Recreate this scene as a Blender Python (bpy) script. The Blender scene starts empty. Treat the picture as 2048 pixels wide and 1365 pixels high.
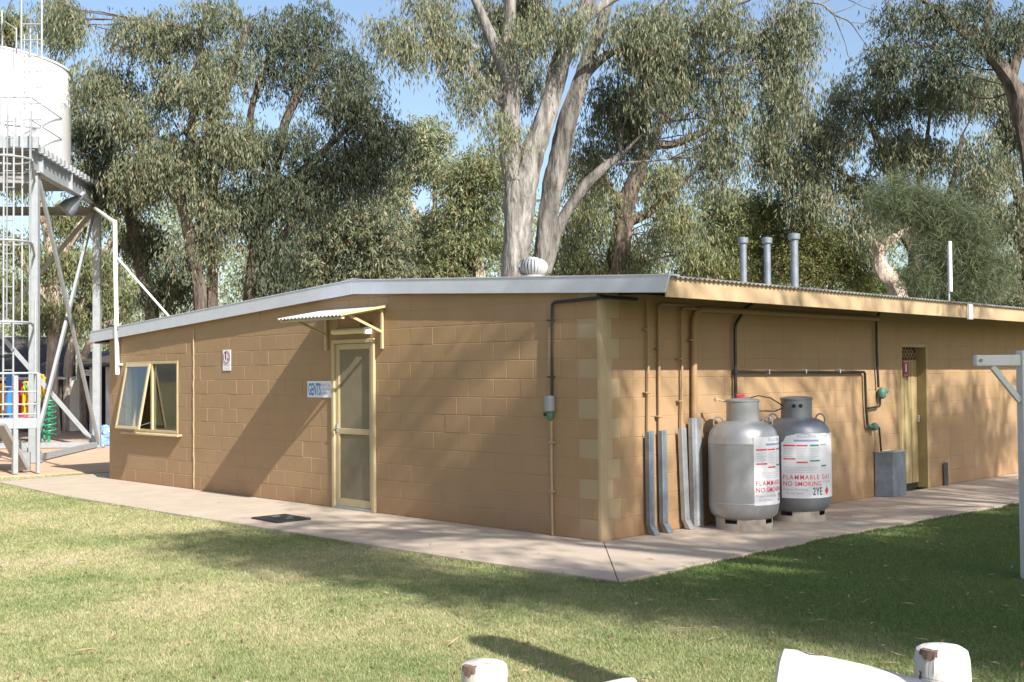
import bpy, bmesh, math, random
import numpy as np
from mathutils import Vector, Matrix
R = math.radians
rng = np.random.default_rng(7)
random.seed(7)
scene = bpy.context.scene
col = scene.collection

# ------------------------------------------------------------------ camera
F_PX, PITCH, ROLL, YAW = 2317.7255, 0.02781176, -0.00917479, 0.79180436
CAM = np.array([-8.65562, -7.52438, 1.66105])
FW = np.array([math.cos(YAW)*math.cos(PITCH), math.sin(YAW)*math.cos(PITCH), math.sin(PITCH)])
_r = np.array([math.sin(YAW), -math.cos(YAW), 0.0]); _u = np.cross(_r, FW)
RT = _r*math.cos(ROLL)+_u*math.sin(ROLL); UP = -_r*math.sin(ROLL)+_u*math.cos(ROLL)
cd = bpy.data.cameras.new('camera'); co = bpy.data.objects.new('camera', cd); col.objects.link(co)
m = Matrix.Identity(4)
for i in range(3):
    m[i][0] = RT[i]; m[i][1] = UP[i]; m[i][2] = -FW[i]; m[i][3] = CAM[i]
co.matrix_world = m
cd.sensor_width = 36.0; cd.lens = F_PX/2048*36; cd.clip_start = 0.1; cd.clip_end = 2000
scene.camera = co

def at(px, py, d):
    """A measured point of the site: sight line and distance, as a surveyor would note it."""
    return CAM + d*(FW + RT*(px-1024)/F_PX - UP*(py-682.5)/F_PX)
def ground_at(px, d):
    p = at(px, 750, d); return np.array([p[0], p[1], 0.0])

# ------------------------------------------------------------------ light
SUN = np.array([-0.20, -1.0, 0.79]); SUN = SUN/np.linalg.norm(SUN)
ELEV = math.asin(SUN[2]); AZ = math.atan2(SUN[0], SUN[1])
w = bpy.data.worlds.new('World'); scene.world = w; w.use_nodes = True
nt = w.node_tree; nt.nodes.clear()
bg = nt.nodes.new('ShaderNodeBackground'); out = nt.nodes.new('ShaderNodeOutputWorld')
sky = nt.nodes.new('ShaderNodeTexSky'); sky.sky_type = 'NISHITA'; sky.sun_disc = False
sky.sun_elevation = ELEV; sky.sun_rotation = AZ % (2*math.pi); sky.altitude = 200; sky.air_density = 1.0; sky.dust_density = 2.2; sky.ozone_density = 1.0
nt.links.new(sky.outputs[0], bg.inputs[0]); nt.links.new(bg.outputs[0], out.inputs[0])
bg.inputs[1].default_value = 0.115
sl = bpy.data.lights.new('sun', 'SUN'); sl.energy = 5.0; sl.angle = R(0.53); sl.color = (1.0, 0.955, 0.89)
so = bpy.data.objects.new('sun', sl); col.objects.link(so)
so.rotation_euler = Vector(SUN).to_track_quat('Z', 'Y').to_euler(); so.location = (0, -20, 30)
scene.view_settings.view_transform = 'Standard'; scene.view_settings.look = 'None'
scene.view_settings.gamma = 1.0; scene.view_settings.use_curve_mapping = False
scene.view_settings.exposure = 0.85
scene.cycles.max_bounces = 8; scene.cycles.diffuse_bounces = 4; scene.cycles.transparent_max_bounces = 8
scene.cycles.use_denoising = True

# ------------------------------------------------------------------ materials
def _n(t, typ, **kw):
    n = t.nodes.new(typ)
    for k, v in kw.items(): setattr(n, k, v)
    return n
def mat(name, c, rough=.7, metal=0.0, var=.12, scale=6.0, bump=0.0, bscale=60.0, spec=.4, coords='Object', stain=None, stretch=None):
    """Principled with two octaves of tone noise, optional bump, optional stain colour (amount, colour, scale)."""
    mt = bpy.data.materials.new(name); mt.use_nodes = True; t = mt.node_tree; b = t.nodes['Principled BSDF']
    b.inputs['Roughness'].default_value = rough; b.inputs['Metallic'].default_value = metal
    b.inputs['Specular IOR Level'].default_value = spec
    tc = _n(t, 'ShaderNodeTexCoord'); src = tc.outputs[coords]
    if coords == 'World':
        pass
    if stretch:
        mp = _n(t, 'ShaderNodeMapping'); mp.inputs['Scale'].default_value = stretch
        t.links.new(src, mp.inputs[0]); src = mp.outputs[0]
    n1 = _n(t, 'ShaderNodeTexNoise'); n1.inputs['Scale'].default_value = scale; n1.inputs['Detail'].default_value = 6; n1.inputs['Roughness'].default_value = .65
    t.links.new(src, n1.inputs['Vector'])
    mr = _n(t, 'ShaderNodeMapRange'); mr.inputs[1].default_value = .25; mr.inputs[2].default_value = .75
    mr.inputs[3].default_value = 1-var; mr.inputs[4].default_value = 1+var
    t.links.new(n1.outputs[0], mr.inputs[0])
    mx = _n(t, 'ShaderNodeMix', data_type='RGBA', blend_type='MULTIPLY'); mx.inputs[0].default_value = 1
    mx.inputs[6].default_value = (*c, 1); t.links.new(mr.outputs[0], mx.inputs[7])
    last = mx.outputs[2]
    if stain:
        amt, sc, ss = stain
        n2 = _n(t, 'ShaderNodeTexNoise'); n2.inputs['Scale'].default_value = ss; n2.inputs['Detail'].default_value = 8; n2.inputs['Roughness'].default_value = .7
        t.links.new(src, n2.inputs['Vector'])
        r2 = _n(t, 'ShaderNodeMapRange'); r2.inputs[1].default_value = .52; r2.inputs[2].default_value = .68; r2.inputs[4].default_value = amt
        t.links.new(n2.outputs[0], r2.inputs[0])
        m2 = _n(t, 'ShaderNodeMix', data_type='RGBA'); m2.inputs[7].default_value = (*sc, 1)
        t.links.new(r2.outputs[0], m2.inputs[0]); t.links.new(last, m2.inputs[6]); last = m2.outputs[2]
    t.links.new(last, b.inputs['Base Color'])
    if bump:
        n3 = _n(t, 'ShaderNodeTexNoise'); n3.inputs['Scale'].default_value = bscale; n3.inputs['Detail'].default_value = 5
        t.links.new(src, n3.inputs['Vector'])
        bp = _n(t, 'ShaderNodeBump'); bp.inputs['Strength'].default_value = bump; bp.inputs['Distance'].default_value = .01
        t.links.new(n3.outputs[0], bp.inputs['Height']); t.links.new(bp.outputs[0], b.inputs['Normal'])
    return mt

WALLC = (.335, .219, .119)
def wall_mat(name, c):
    # painted concrete block: position noise in world space so that every block differs; splash dirt towards the base
    mt = mat(name, c, .62, 0, .10, 2.2, .22, 90, .35, stain=(.22, tuple(x*.72 for x in c), 1.1))
    t = mt.node_tree
    g = _n(t, 'ShaderNodeNewGeometry')
    for n in list(t.nodes):
        if n.type == 'TEX_NOISE':
            t.links.new(g.outputs['Position'], n.inputs['Vector'])
    # splash-back soil on the lowest course, ragged by noise
    b = t.nodes['Principled BSDF']; lk = b.inputs['Base Color'].links[0].from_socket
    sp = _n(t, 'ShaderNodeSeparateXYZ'); t.links.new(g.outputs['Position'], sp.inputs[0])
    nz = _n(t, 'ShaderNodeTexNoise'); nz.inputs['Scale'].default_value = 3.5; nz.inputs['Detail'].default_value = 6
    t.links.new(g.outputs['Position'], nz.inputs['Vector'])
    ma = _n(t, 'ShaderNodeMath', operation='MULTIPLY_ADD'); ma.inputs[1].default_value = -.35; t.links.new(nz.outputs[0], ma.inputs[0]); t.links.new(sp.outputs[2], ma.inputs[2])
    mr = _n(t, 'ShaderNodeMapRange'); mr.inputs[1].default_value = -.16; mr.inputs[2].default_value = .06; mr.inputs[3].default_value = .55; mr.inputs[4].default_value = 0
    t.links.new(ma.outputs[0], mr.inputs[0])
    mx = _n(t, 'ShaderNodeMix', data_type='RGBA'); mx.inputs[7].default_value = (.30, .17, .085, 1)
    t.links.new(mr.outputs[0], mx.inputs[0]); t.links.new(lk, mx.inputs[6]); t.links.new(mx.outputs[2], b.inputs['Base Color'])
    return mt
M = {}
M['wall'] = wall_mat('block_paint', WALLC)
M['wall_b'] = wall_mat('block_paint_warm', (.339, .221, .117))
M['wall_c'] = wall_mat('block_paint_dull', (.330, .218, .121))
M['quoin'] = wall_mat('quoin_paint', (.365, .285, .172))
M['cream'] = mat('cream_gloss_paint', (.46, .375, .22), .45, 0, .08, 5, .05, 40, .45, stain=(.25, (.38, .30, .17), 4))
M['cream_dull'] = mat('cream_fascia_paint', (.43, .31, .185), .6, 0, .08, 3, .1, 30, .3, stain=(.3, (.33, .235, .14), 2.5))
M['olive_door'] = mat('olive_cream_boards', (.33, .255, .125), .55, 0, .12, 4, .1, 40, .35, stain=(.3, (.24, .18, .085), 5))
M['screen'] = mat('security_mesh', (.215, .185, .125), .75, .1, .18, 3, .3, 400, .3, stain=(.5, (.23, .2, .13), 2))
M['zinc'] = mat('zinc_flashing', (.60, .62, .69), .5, .25, .07, 4, .03, 20, .5, stain=(.3, (.52, .53, .60), 3))
M['roof'] = mat('roof_iron', (.33, .32, .31), .6, .3, .2, 5, stain=(.4, (.2, .17, .14), 3))
M['awn'] = mat('awning_iron', (.62, .64, .68), .45, .35, .1, 5)
M['galv'] = mat('galvanised_steel', (.40, .425, .45), .45, .5, .2, 14, .05, 40, .5, stain=(.35, (.38, .41, .45), 9))
M['galv_dk'] = mat('weathered_shaded_steel', (.21, .24, .275), .55, .5, .25, 10, .05, 30, .4, stain=(.5, (.18, .2, .22), 6))  # weathered steel; doubles as the shaded copy for two pipe channels
M['tower'] = mat('tower_galvanised', (.32, .345, .36), .55, .2, .15, 7, .03, 30, .4, stain=(.35, (.28, .30, .31), 5))
M['tower_dk'] = mat('tower_underside_steel', (.30, .29, .28), .6, .3, .2, 5)
M['cyl'] = mat('cylinder_aluminium_paint', (.36, .365, .375), .42, .45, .16, 5, .03, 30, .5, stain=(.4, (.42, .43, .43), 4), stretch=(1, 1, .5))
M['cyl_dk'] = mat('cylinder_shaded_paint', (.22, .235, .26), .42, .45, .16, 5, .03, 30, .5, stain=(.4, (.19, .20, .22), 4), stretch=(1, 1, .5))  # darker copy of the cylinder paint; rear cylinder's shade is put in colour
M['rust'] = mat('rusty_grey_steel', (.42, .38, .33), .7, .2, .2, 8, stain=(.6, (.28, .15, .07), 5))
M['white'] = mat('white_paint', (.80, .80, .79), .5, 0, .06, 4, .05, 30, .4, stain=(.25, (.62, .6, .57), 3))
M['tank'] = mat('white_tank_steel', (.84, .84, .84), .4, 0, .03, 2, stain=(.12, (.7, .7, .68), 2))
M['log'] = mat('whitewashed_log', (.56, .55, .525), .85, 0, .12, 4, 1.0, 22, .1, stain=(.75, (.26, .235, .205), 5), stretch=(1, 1, .15))
M['log_rail'] = mat('whitewashed_rail', (.56, .55, .525), .85, 0, .12, 4, 1.0, 22, .1, stain=(.75, (.26, .235, .205), 6), stretch=(.35, .35, 1.3))
M['crack'] = mat('bare_split_timber', (.15, .10, .075), .85, 0, .3, 12)
M['vent'] = mat('turbine_aluminium', (.56, .56, .55), .4, .4, .08, 6)
M['white_frame'] = mat('white_shaded_weathered_paint', (.66, .66, .66), .6, 0, .08, 5, .15, 30, .3, stain=(.4, (.48, .46, .44), 5), stretch=(1, 1, .4))  # white paint greyed to put tree shade into the frame's colour
M['black'] = mat('black_iron_pipe', (.022, .02, .02), .45, 0, .3, 20, spec=.5)
M['dark'] = mat('dark_void', (.028, .025, .022), .8, 0, .1)  # near-black standing in for unlit openings and the eave shadow
M['grey_box'] = mat('grey_regulator_cover', (.28, .31, .33), .55, .2, .15, 10)
M['green'] = mat('green_regulator', (.06, .16, .12), .5, 0, .15, 10)
M['red'] = mat('red_plastic', (.55, .04, .05), .45, 0, .1)
M['darkred'] = mat('dark_red_sign', (.30, .035, .045), .5, 0, .1)
M['sign'] = mat('sign_white', (.74, .76, .80), .45, 0, .04, 6)
M['blue_ink'] = mat('blue_ink', (.06, .22, .55), .5, 0, .05)
M['pale_ink'] = mat('pale_blue_ink', (.30, .36, .58), .5, 0, .05)
M['red_ink'] = mat('red_ink', (.72, .06, .09), .5, 0, .05)
M['black_ink'] = mat('black_ink', (.03, .03, .035), .5, 0, .05)
M['green_ink'] = mat('green_ink', (.05, .28, .20), .5, 0, .05)
M['grey_ink'] = mat('grey_ink', (.45, .46, .50), .5, 0, .05)
M['label'] = mat('label_paper', (.80, .80, .82), .45, 0, .04, 5, stain=(.2, (.66, .66, .68), 6))
M['concrete'] = mat('path_concrete', (.43, .36, .285), .85, 0, .10, 2.5, .35, 120, .2, stain=(.35, (.32, .265, .21), 1.6))
M['dirt'] = mat('sandy_dirt', (.50, .355, .25), .95, 0, .16, 1.5, .6, 25, .1, stain=(.5, (.36, .24, .16), 3))
M['pit'] = mat('cast_iron_cover', (.035, .035, .042), .6, .3, .25, 20, .3, 60)
M['shedroof'] = mat('dark_shed_roof', (.062, .054, .048), .75, 0, .35, 2, stain=(.6, (.12, .105, .10), 1.2))
M['shedwall'] = mat('dim_shed_wall', (.10, .09, .075), .8, 0, .2, 2)
M['cream_wall'] = mat('pale_shed_door', (.78, .74, .66), .6, 0, .06, 2)
for nme, c in (('pblue', (.03, .18, .60)), ('pyellow', (.75, .42, .02)), ('pred', (.55, .04, .06)), ('pgreen', (.02, .24, .13))):
    M[nme] = mat(nme[1:]+'_play_paint', c, .4, 0, .08)
M['opal'] = mat('aged_light_diffuser', (.62, .58, .36), .35, 0, .06)
gl = bpy.data.materials.new('window_glass'); gl.use_nodes = True
b = gl.node_tree.nodes['Principled BSDF']; b.inputs['Base Color'].default_value = (.85, .9, .88, 1); b.inputs['Roughness'].default_value = .03
b.inputs['Transmission Weight'].default_value = 1.0; b.inputs['IOR'].default_value = 1.5
M['glass'] = gl
M['room'] = mat('dim_interior', (.16, .15, .12), .8, 0, .15)

def leaf_mat(name, ramp, trans=.30, rough=.5):
    mt = bpy.data.materials.new(name); mt.use_nodes = True; t = mt.node_tree; b = t.nodes['Principled BSDF']; o = t.nodes['Material Output']
    a = _n(t, 'ShaderNodeAttribute', attribute_name='tint'); cr = _n(t, 'ShaderNodeValToRGB')
    els = cr.color_ramp.elements
    while len(els) < len(ramp): els.new(.5)
    for e, (p, c) in zip(els, ramp): e.position = p; e.color = (*c, 1)
    t.links.new(a.outputs['Fac'], cr.inputs[0]); t.links.new(cr.outputs[0], b.inputs['Base Color'])
    b.inputs['Roughness'].default_value = rough; b.inputs['Specular IOR Level'].default_value = .32
    tr = _n(t, 'ShaderNodeBsdfTranslucent'); t.links.new(cr.outputs[0], tr.inputs[0])
    mx = _n(t, 'ShaderNodeMixShader'); mx.inputs[0].default_value = trans
    t.links.new(b.outputs[0], mx.inputs[1]); t.links.new(tr.outputs[0], mx.inputs[2]); t.links.new(mx.outputs[0], o.inputs[0])
    return mt
GUM = [(0, (.085, .108, .060)), (.45, (.168, .190, .108)), (.80, (.255, .258, .155)), (.93, (.29, .265, .165)), (.965, (.30, .185, .11)), (1, (.26, .15, .09))]
def ramp_mul(rp, m): return [(p, tuple(a*b for a, b in zip(c, m))) for p, c in rp]
M['leaf'] = leaf_mat('gum_leaves', GUM)
M['leaf_dk'] = leaf_mat('shaded_gum_leaves', ramp_mul(GUM, (.60, .66, .70)))  # gum leaves darkened; the left trees' own shade is put into colour
M['leaf_grey'] = leaf_mat('grey_gum_leaves', ramp_mul(GUM, (1.12, 1.10, 1.12)))
M['leaf_olive'] = leaf_mat('olive_gum_leaves', ramp_mul(GUM, (1.22, 1.22, 1.0)))
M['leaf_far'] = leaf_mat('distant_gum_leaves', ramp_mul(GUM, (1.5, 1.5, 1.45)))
M['leaf_needle'] = leaf_mat('she_oak_needles', [(0, (.07, .095, .05)), (.6, (.125, .155, .075)), (1, (.18, .19, .09))], .25)
M['leaf_lime'] = leaf_mat('yellow_green_leaves', [(0, (.10, .125, .04)), (.6, (.19, .20, .06)), (1, (.25, .2, .10))], .35)
M['leaf_bright'] = leaf_mat('bright_green_leaves', [(0, (.07, .13, .035)), (.6, (.12, .21, .05)), (1, (.18, .25, .07))], .4)

def bark_mat(name, c1, c2, c3):
    mt = bpy.data.materials.new(name); mt.use_nodes = True; t = mt.node_tree; b = t.nodes['Principled BSDF']
    b.inputs['Roughness'].default_value = .85; b.inputs['Specular IOR Level'].default_value = .2
    g = _n(t, 'ShaderNodeNewGeometry'); mp = _n(t, 'ShaderNodeMapping'); mp.inputs['Scale'].default_value = (1, 1, .22)
    t.links.new(g.outputs['Position'], mp.inputs[0])
    n1 = _n(t, 'ShaderNodeTexNoise'); n1.inputs['Scale'].default_value = 5; n1.inputs['Detail'].default_value = 8; n1.inputs['Roughness'].default_value = .7
    n2 = _n(t, 'ShaderNodeTexNoise'); n2.inputs['Scale'].default_value = 18; n2.inputs['Detail'].default_value = 6
    t.links.new(mp.outputs[0], n1.inputs['Vector']); t.links.new(mp.outputs[0], n2.inputs['Vector'])
    cr = _n(t, 'ShaderNodeValToRGB'); e = cr.color_ramp.elements; e.new(.5)
    e[0].position = .34; e[0].color = (*c1, 1); e[1].position = .5; e[1].color = (*c2, 1); e[2].position = .66; e[2].color = (*c3, 1)
    t.links.new(n1.outputs[0], cr.inputs[0])
    mr = _n(t, 'ShaderNodeMapRange'); mr.inputs[1].default_value = .3; mr.inputs[2].default_value = .7; mr.inputs[3].default_value = .72; mr.inputs[4].default_value = 1.2
    t.links.new(n2.outputs[0], mr.inputs[0])
    mx = _n(t, 'ShaderNodeMix', data_type='RGBA', blend_type='MULTIPLY'); mx.inputs[0].default_value = 1
    t.links.new(cr.outputs[0], mx.inputs[6]); t.links.new(mr.outputs[0], mx.inputs[7]); t.links.new(mx.outputs[2], b.inputs['Base Color'])
    bp = _n(t, 'ShaderNodeBump'); bp.inputs['Strength'].default_value = .7; bp.inputs['Distance'].default_value = .05
    t.links.new(n2.outputs[0], bp.inputs['Height']); t.links.new(bp.outputs[0], b.inputs['Normal'])
    return mt
M['bark'] = bark_mat('grey_gum_bark', (.070, .062, .054), (.215, .202, .182), (.35, .33, .30))
M['bark_shaded'] = bark_mat('shaded_grey_gum_bark', (.055, .048, .042), (.155, .142, .128), (.26, .24, .215))  # grey gum bark darkened, putting the leaning tree's shade into its colour
M['bark_dk'] = bark_mat('dark_gum_bark', (.045, .035, .03), (.12, .095, .078), (.22, .17, .135))
M['bark_pale'] = bark_mat('pale_gum_bark', (.24, .18, .14), (.46, .37, .30), (.58, .50, .43))

# ------------------------------------------------------------------ mesh builder
class G:
    def __init__(s): s.v = []; s.f = []
    def add(s, vs, fs):
        o = len(s.v); s.v += [tuple(map(float, p)) for p in vs]; s.f += [tuple(o+i for i in f) for f in fs]; return s
    def box(s, a, b):
        x0, y0, z0 = [min(p, q) for p, q in zip(a, b)]; x1, y1, z1 = [max(p, q) for p, q in zip(a, b)]
        return s.add([(x0,y0,z0),(x1,y0,z0),(x1,y1,z0),(x0,y1,z0),(x0,y0,z1),(x1,y0,z1),(x1,y1,z1),(x0,y1,z1)],
                     [(3,2,1,0),(4,5,6,7),(0,1,5,4),(1,2,6,5),(2,3,7,6),(3,0,4,7)])
    def beam(s, p, q, w, h, up=(0,0,1)):
        p = np.array(p, float); q = np.array(q, float); d = q-p; d /= np.linalg.norm(d)
        sd = np.cross(d, up)
        if np.linalg.norm(sd) < 1e-4: sd = np.cross(d, (1,0,0))
        sd /= np.linalg.norm(sd); u = np.cross(sd, d); vs = []
        for e in (p, q):
            for a, c in ((-1,-1),(1,-1),(1,1),(-1,1)): vs.append(e+sd*a*w/2+u*c*h/2)
        return s.add(vs, [(0,1,2,3),(7,6,5,4),(1,0,4,5),(2,1,5,6),(3,2,6,7),(0,3,7,4)])
    def tube(s, pts, r, n=8, cap=True, closed=False):
        pts = [np.array(p, float) for p in pts]; k = len(pts)
        rs = [r]*k if np.isscalar(r) else list(r)
        tg = []
        for i in range(k):
            if closed: d = pts[(i+1) % k]-pts[i-1]
            else:
                d0 = pts[i]-pts[i-1] if i else None; d1 = pts[i+1]-pts[i] if i < k-1 else None
                d = d1 if d0 is None else d0 if d1 is None else d0/(np.linalg.norm(d0)+1e-9)+d1/(np.linalg.norm(d1)+1e-9)
            tg.append(d/(np.linalg.norm(d)+1e-9))
        a = np.cross(tg[0], (0,0,1)); 
        if np.linalg.norm(a) < .05: a = np.cross(tg[0], (0,1,0))
        a /= np.linalg.norm(a); vs = []
        for i in range(k):
            a = a-tg[i]*np.dot(a, tg[i]); a /= np.linalg.norm(a); bb = np.cross(tg[i], a)
            for j in range(n):
                t = 2*math.pi*j/n; vs.append(pts[i]+rs[i]*(a*math.cos(t)+bb*math.sin(t)))
        fs = []
        for i in range(k if closed else k-1):
            i2 = (i+1) % k
            for j in range(n): fs.append((i*n+j, i*n+(j+1) % n, i2*n+(j+1) % n, i2*n+j))
        if cap and not closed: fs += [tuple(range(n-1,-1,-1)), tuple((k-1)*n+j for j in range(n))]
        return s.add(vs, fs)
    def lathe(s, prof, c, n=32, cap=True):
        vs = []; fs = []; k = len(prof)
        for (r, z) in prof:
            for j in range(n):
                t = 2*math.pi*j/n; vs.append((c[0]+r*math.cos(t), c[1]+r*math.sin(t), c[2]+z))
        for i in range(k-1):
            for j in range(n): fs.append((i*n+j, i*n+(j+1) % n, (i+1)*n+(j+1) % n, (i+1)*n+j))
        if cap: fs += [tuple(range(n-1,-1,-1)), tuple((k-1)*n+j for j in range(n))]
        return s.add(vs, fs)
    def prism(s, poly, vec):
        """poly: planar list of 3-D points, extruded by vec."""
        n = len(poly); v = np.array(vec, float); p = [np.array(q, float) for q in poly]
        return s.add(p+[q+v for q in p], [tuple(range(n-1,-1,-1)), tuple(range(n, 2*n))]+[(i, (i+1) % n, n+(i+1) % n, n+i) for i in range(n)])
    def mesh(s, name, m, bevel=0.0, smooth=False):
        me = bpy.data.meshes.new(name); me.from_pydata(s.v, [], s.f)
        bm = bmesh.new(); bm.from_mesh(me)
        bmesh.ops.recalc_face_normals(bm, faces=bm.faces)
        if bevel:
            ed = [e for e in bm.edges if len(e.link_faces) == 2 and e.calc_face_angle(0) > .5]
            bmesh.ops.bevel(bm, geom=ed, offset=bevel, segments=1, affect='EDGES', clamp_overlap=True)
        bm.to_mesh(me); bm.free()
        if smooth:
            me.shade_smooth(); me.set_sharp_from_angle(angle=R(40))
        me.materials.append(m); return me
    def build(s, name, m, parent=None, bevel=0.0, smooth=False, label=None):
        o = bpy.data.objects.new(name, s.mesh(name, m, bevel, smooth)); col.objects.link(o)
        if parent: o.parent = parent; o.matrix_parent_inverse = pinv(parent)
        if label: o['label'] = label
        return o
WM = {}
def pinv(p):
    return wmat(p).inverted()
def wmat(o):
    b = o.matrix_basis.copy()
    return b if o.parent is None else wmat(o.parent) @ o.matrix_parent_inverse @ b
def tag(o, label, cat, group=None):
    o['label'] = label; o['category'] = cat
    if group: o['group'] = group
    return o
def thing(name, label, cat, loc=(0,0,0), group=None):
    o = bpy.data.objects.new(name, None); o.location = loc; o.empty_display_size = .1; col.objects.link(o)
    return tag(o, label, cat, group)
def kind(o, k): o['kind'] = k; return o
def copy_part(src, parent, mw=None):
    c = src.copy(); col.objects.link(c); c.parent = parent; c.matrix_parent_inverse = src.matrix_parent_inverse.copy()
    return c
def lines_mesh(name, V, F, m, tint=None, smooth=False):
    """numpy arrays -> mesh; F is (n,3) or (n,4)."""
    me = bpy.data.meshes.new(name); nv, nf, k = len(V), len(F), F.shape[1]
    me.vertices.add(nv); me.vertices.foreach_set('co', np.ascontiguousarray(V, np.float32).ravel())
    me.loops.add(nf*k); me.loops.foreach_set('vertex_index', np.ascontiguousarray(F, np.int32).ravel())
    me.polygons.add(nf); me.polygons.foreach_set('loop_start', np.arange(0, nf*k, k, dtype=np.int32))
    try: me.polygons.foreach_set('loop_total', np.full(nf, k, np.int32))
    except Exception: pass
    if tint is not None:
        a = me.attributes.new('tint', 'FLOAT', 'FACE'); a.data.foreach_set('value', np.ascontiguousarray(tint, np.float32))
    me.update(calc_edges=True); me.materials.append(m)
    return me
def text_obj(s, size, name, m, parent, fn, squeeze=1.0, bold=0.0, align='LEFT', gap=1.0):
    """Text as a thin mesh; fn maps flat (u, v) to a 3-D point."""
    c = bpy.data.curves.new(name, 'FONT'); c.body = s; c.size = size; c.align_x = align; c.offset = bold; c.resolution_u = 3; c.space_character = gap
    o = bpy.data.objects.new(name, c); col.objects.link(o)
    me = bpy.data.meshes.new_from_object(o.evaluated_get(bpy.context.evaluated_depsgraph_get())); bpy.data.objects.remove(o)
    bm = bmesh.new(); bm.from_mesh(me); bmesh.ops.triangulate(bm, faces=bm.faces)
    for v in bm.verts: v.co = Vector(fn(v.co.x*squeeze, v.co.y))
    bmesh.ops.recalc_face_normals(bm, faces=bm.faces); bm.to_mesh(me); bm.free()
    me.materials.clear(); me.materials.append(m); me.name = name
    o = bpy.data.objects.new(name, me); col.objects.link(o); o['kind'] = 'stuff'
    if parent: o.parent = parent; o.matrix_parent_inverse = pinv(parent)
    return o

# ------------------------------------------------------------------ ground
def sheet(poly, z0, z1, name, m, bevel=0):
    return G().prism([(x, y, z0) for x, y in poly], (0, 0, z1-z0)).build(name, m, None, bevel)
# lawn soil: one sheet to the horizon, with a straw / green patchy tone
lm = bpy.data.materials.new('lawn_turf'); lm.use_nodes = True; t = lm.node_tree; b = t.nodes['Principled BSDF']
b.inputs['Roughness'].default_value = .95; b.inputs['Specular IOR Level'].default_value = .1
def grass_colour(t):
    g = _n(t, 'ShaderNodeNewGeometry')
    n1 = _n(t, 'ShaderNodeTexNoise'); n1.inputs['Scale'].default_value = .55; n1.inputs['Detail'].default_value = 5; n1.inputs['Roughness'].default_value = .6
    n2 = _n(t, 'ShaderNodeTexNoise'); n2.inputs['Scale'].default_value = 6.5; n2.inputs['Detail'].default_value = 5; n2.inputs['Roughness'].default_value = .7
    for n in (n1, n2): t.links.new(g.outputs['Position'], n.inputs['Vector'])
    ad = _n(t, 'ShaderNodeMath', operation='MULTIPLY_ADD'); ad.inputs[1].default_value = .55
    t.links.new(n2.outputs[0], ad.inputs[0]); t.links.new(n1.outputs[0], ad.inputs[2])
    return ad
def green_zone(t):
    """0..1: where the turf stays lush; its darker green also deepens the shade (right part of the lawn, ragged edge)."""
    g = _n(t, 'ShaderNodeNewGeometry'); sp = _n(t, 'ShaderNodeSeparateXYZ'); t.links.new(g.outputs['Position'], sp.inputs[0])
    nz = _n(t, 'ShaderNodeTexNoise'); nz.inputs['Scale'].default_value = .9; nz.inputs['Detail'].default_value = 6; t.links.new(g.outputs['Position'], nz.inputs['Vector'])
    a1 = _n(t, 'ShaderNodeMath', operation='MULTIPLY_ADD'); a1.inputs[1].default_value = 2.2; t.links.new(nz.outputs[0], a1.inputs[0]); t.links.new(sp.outputs[0], a1.inputs[2])
    a2 = _n(t, 'ShaderNodeMath', operation='MULTIPLY_ADD'); a2.inputs[1].default_value = -.22; t.links.new(sp.outputs[1], a2.inputs[0]); t.links.new(a1.outputs[0], a2.inputs[2])
    mr = _n(t, 'ShaderNodeMapRange'); mr.interpolation_type = 'SMOOTHSTEP'; mr.inputs[1].default_value = -1.7; mr.inputs[2].default_value = .9
    t.links.new(a2.outputs[0], mr.inputs[0]); return mr.outputs[0]
def lush(t, src, c):  # lush green of the turf, also darkening the lawn where shade falls
    mx = _n(t, 'ShaderNodeMix', data_type='RGBA'); mx.inputs[7].default_value = (*c, 1); ml = _n(t, 'ShaderNodeMath', operation='MULTIPLY'); ml.inputs[1].default_value = .85
    t.links.new(green_zone(t), ml.inputs[0]); t.links.new(ml.outputs[0], mx.inputs[0]); t.links.new(src, mx.inputs[6]); return mx.outputs[2]
ad = grass_colour(t)
cr = _n(t, 'ShaderNodeValToRGB'); e = cr.color_ramp.elements; e.new(.5)
e[0].position = .62; e[0].color = (.17, .19, .08, 1); e[1].position = .78; e[1].color = (.27, .255, .125, 1); e[2].position = .95; e[2].color = (.35, .29, .175, 1)
t.links.new(ad.outputs[0], cr.inputs[0]); t.links.new(lush(t, cr.outputs[0], (.07, .115, .032)), b.inputs['Base Color'])
LAWN_MAT = lm
kind(G().add([(-300,-300,-.03),(300,-300,-.03),(300,300,-.03),(-300,300,-.03)], [(0,1,2,3)]).build('lawn_ground', lm), 'structure')
def ragged(poly, amp, step):
    o = []
    for i in range(len(poly)):
        a = np.array(poly[i]); c = np.array(poly[(i+1) % len(poly)]); n = max(1, int(np.linalg.norm(c-a)/step))
        for j in range(n): o.append(tuple(a+(c-a)*j/n+rng.normal(0, amp, 2)))
    return o
DIRT = [(-4.6, 13.6), (-1.2, 12.75), (.4, 12.5), (3.0, 10.9), (9.5, 11.2), (14, 16), (22, 30), (14, 36), (-2, 34), (-12, 24)]
kind(sheet(ragged(DIRT, .12, .5), -.08, -.012, 'dirt_ground', M['dirt']), 'structure')
path = kind(G().box((-1.60, -1.50, -.16), (-.004, 11.62, -.06)).box((0, -1.50, -.16), (18, -.004, -.06)).build('concrete_path', M['concrete']), 'structure')
def slab(poly):
    return sheet(poly, -.06, 0.0, 'slab', M['concrete'], .004)
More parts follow.
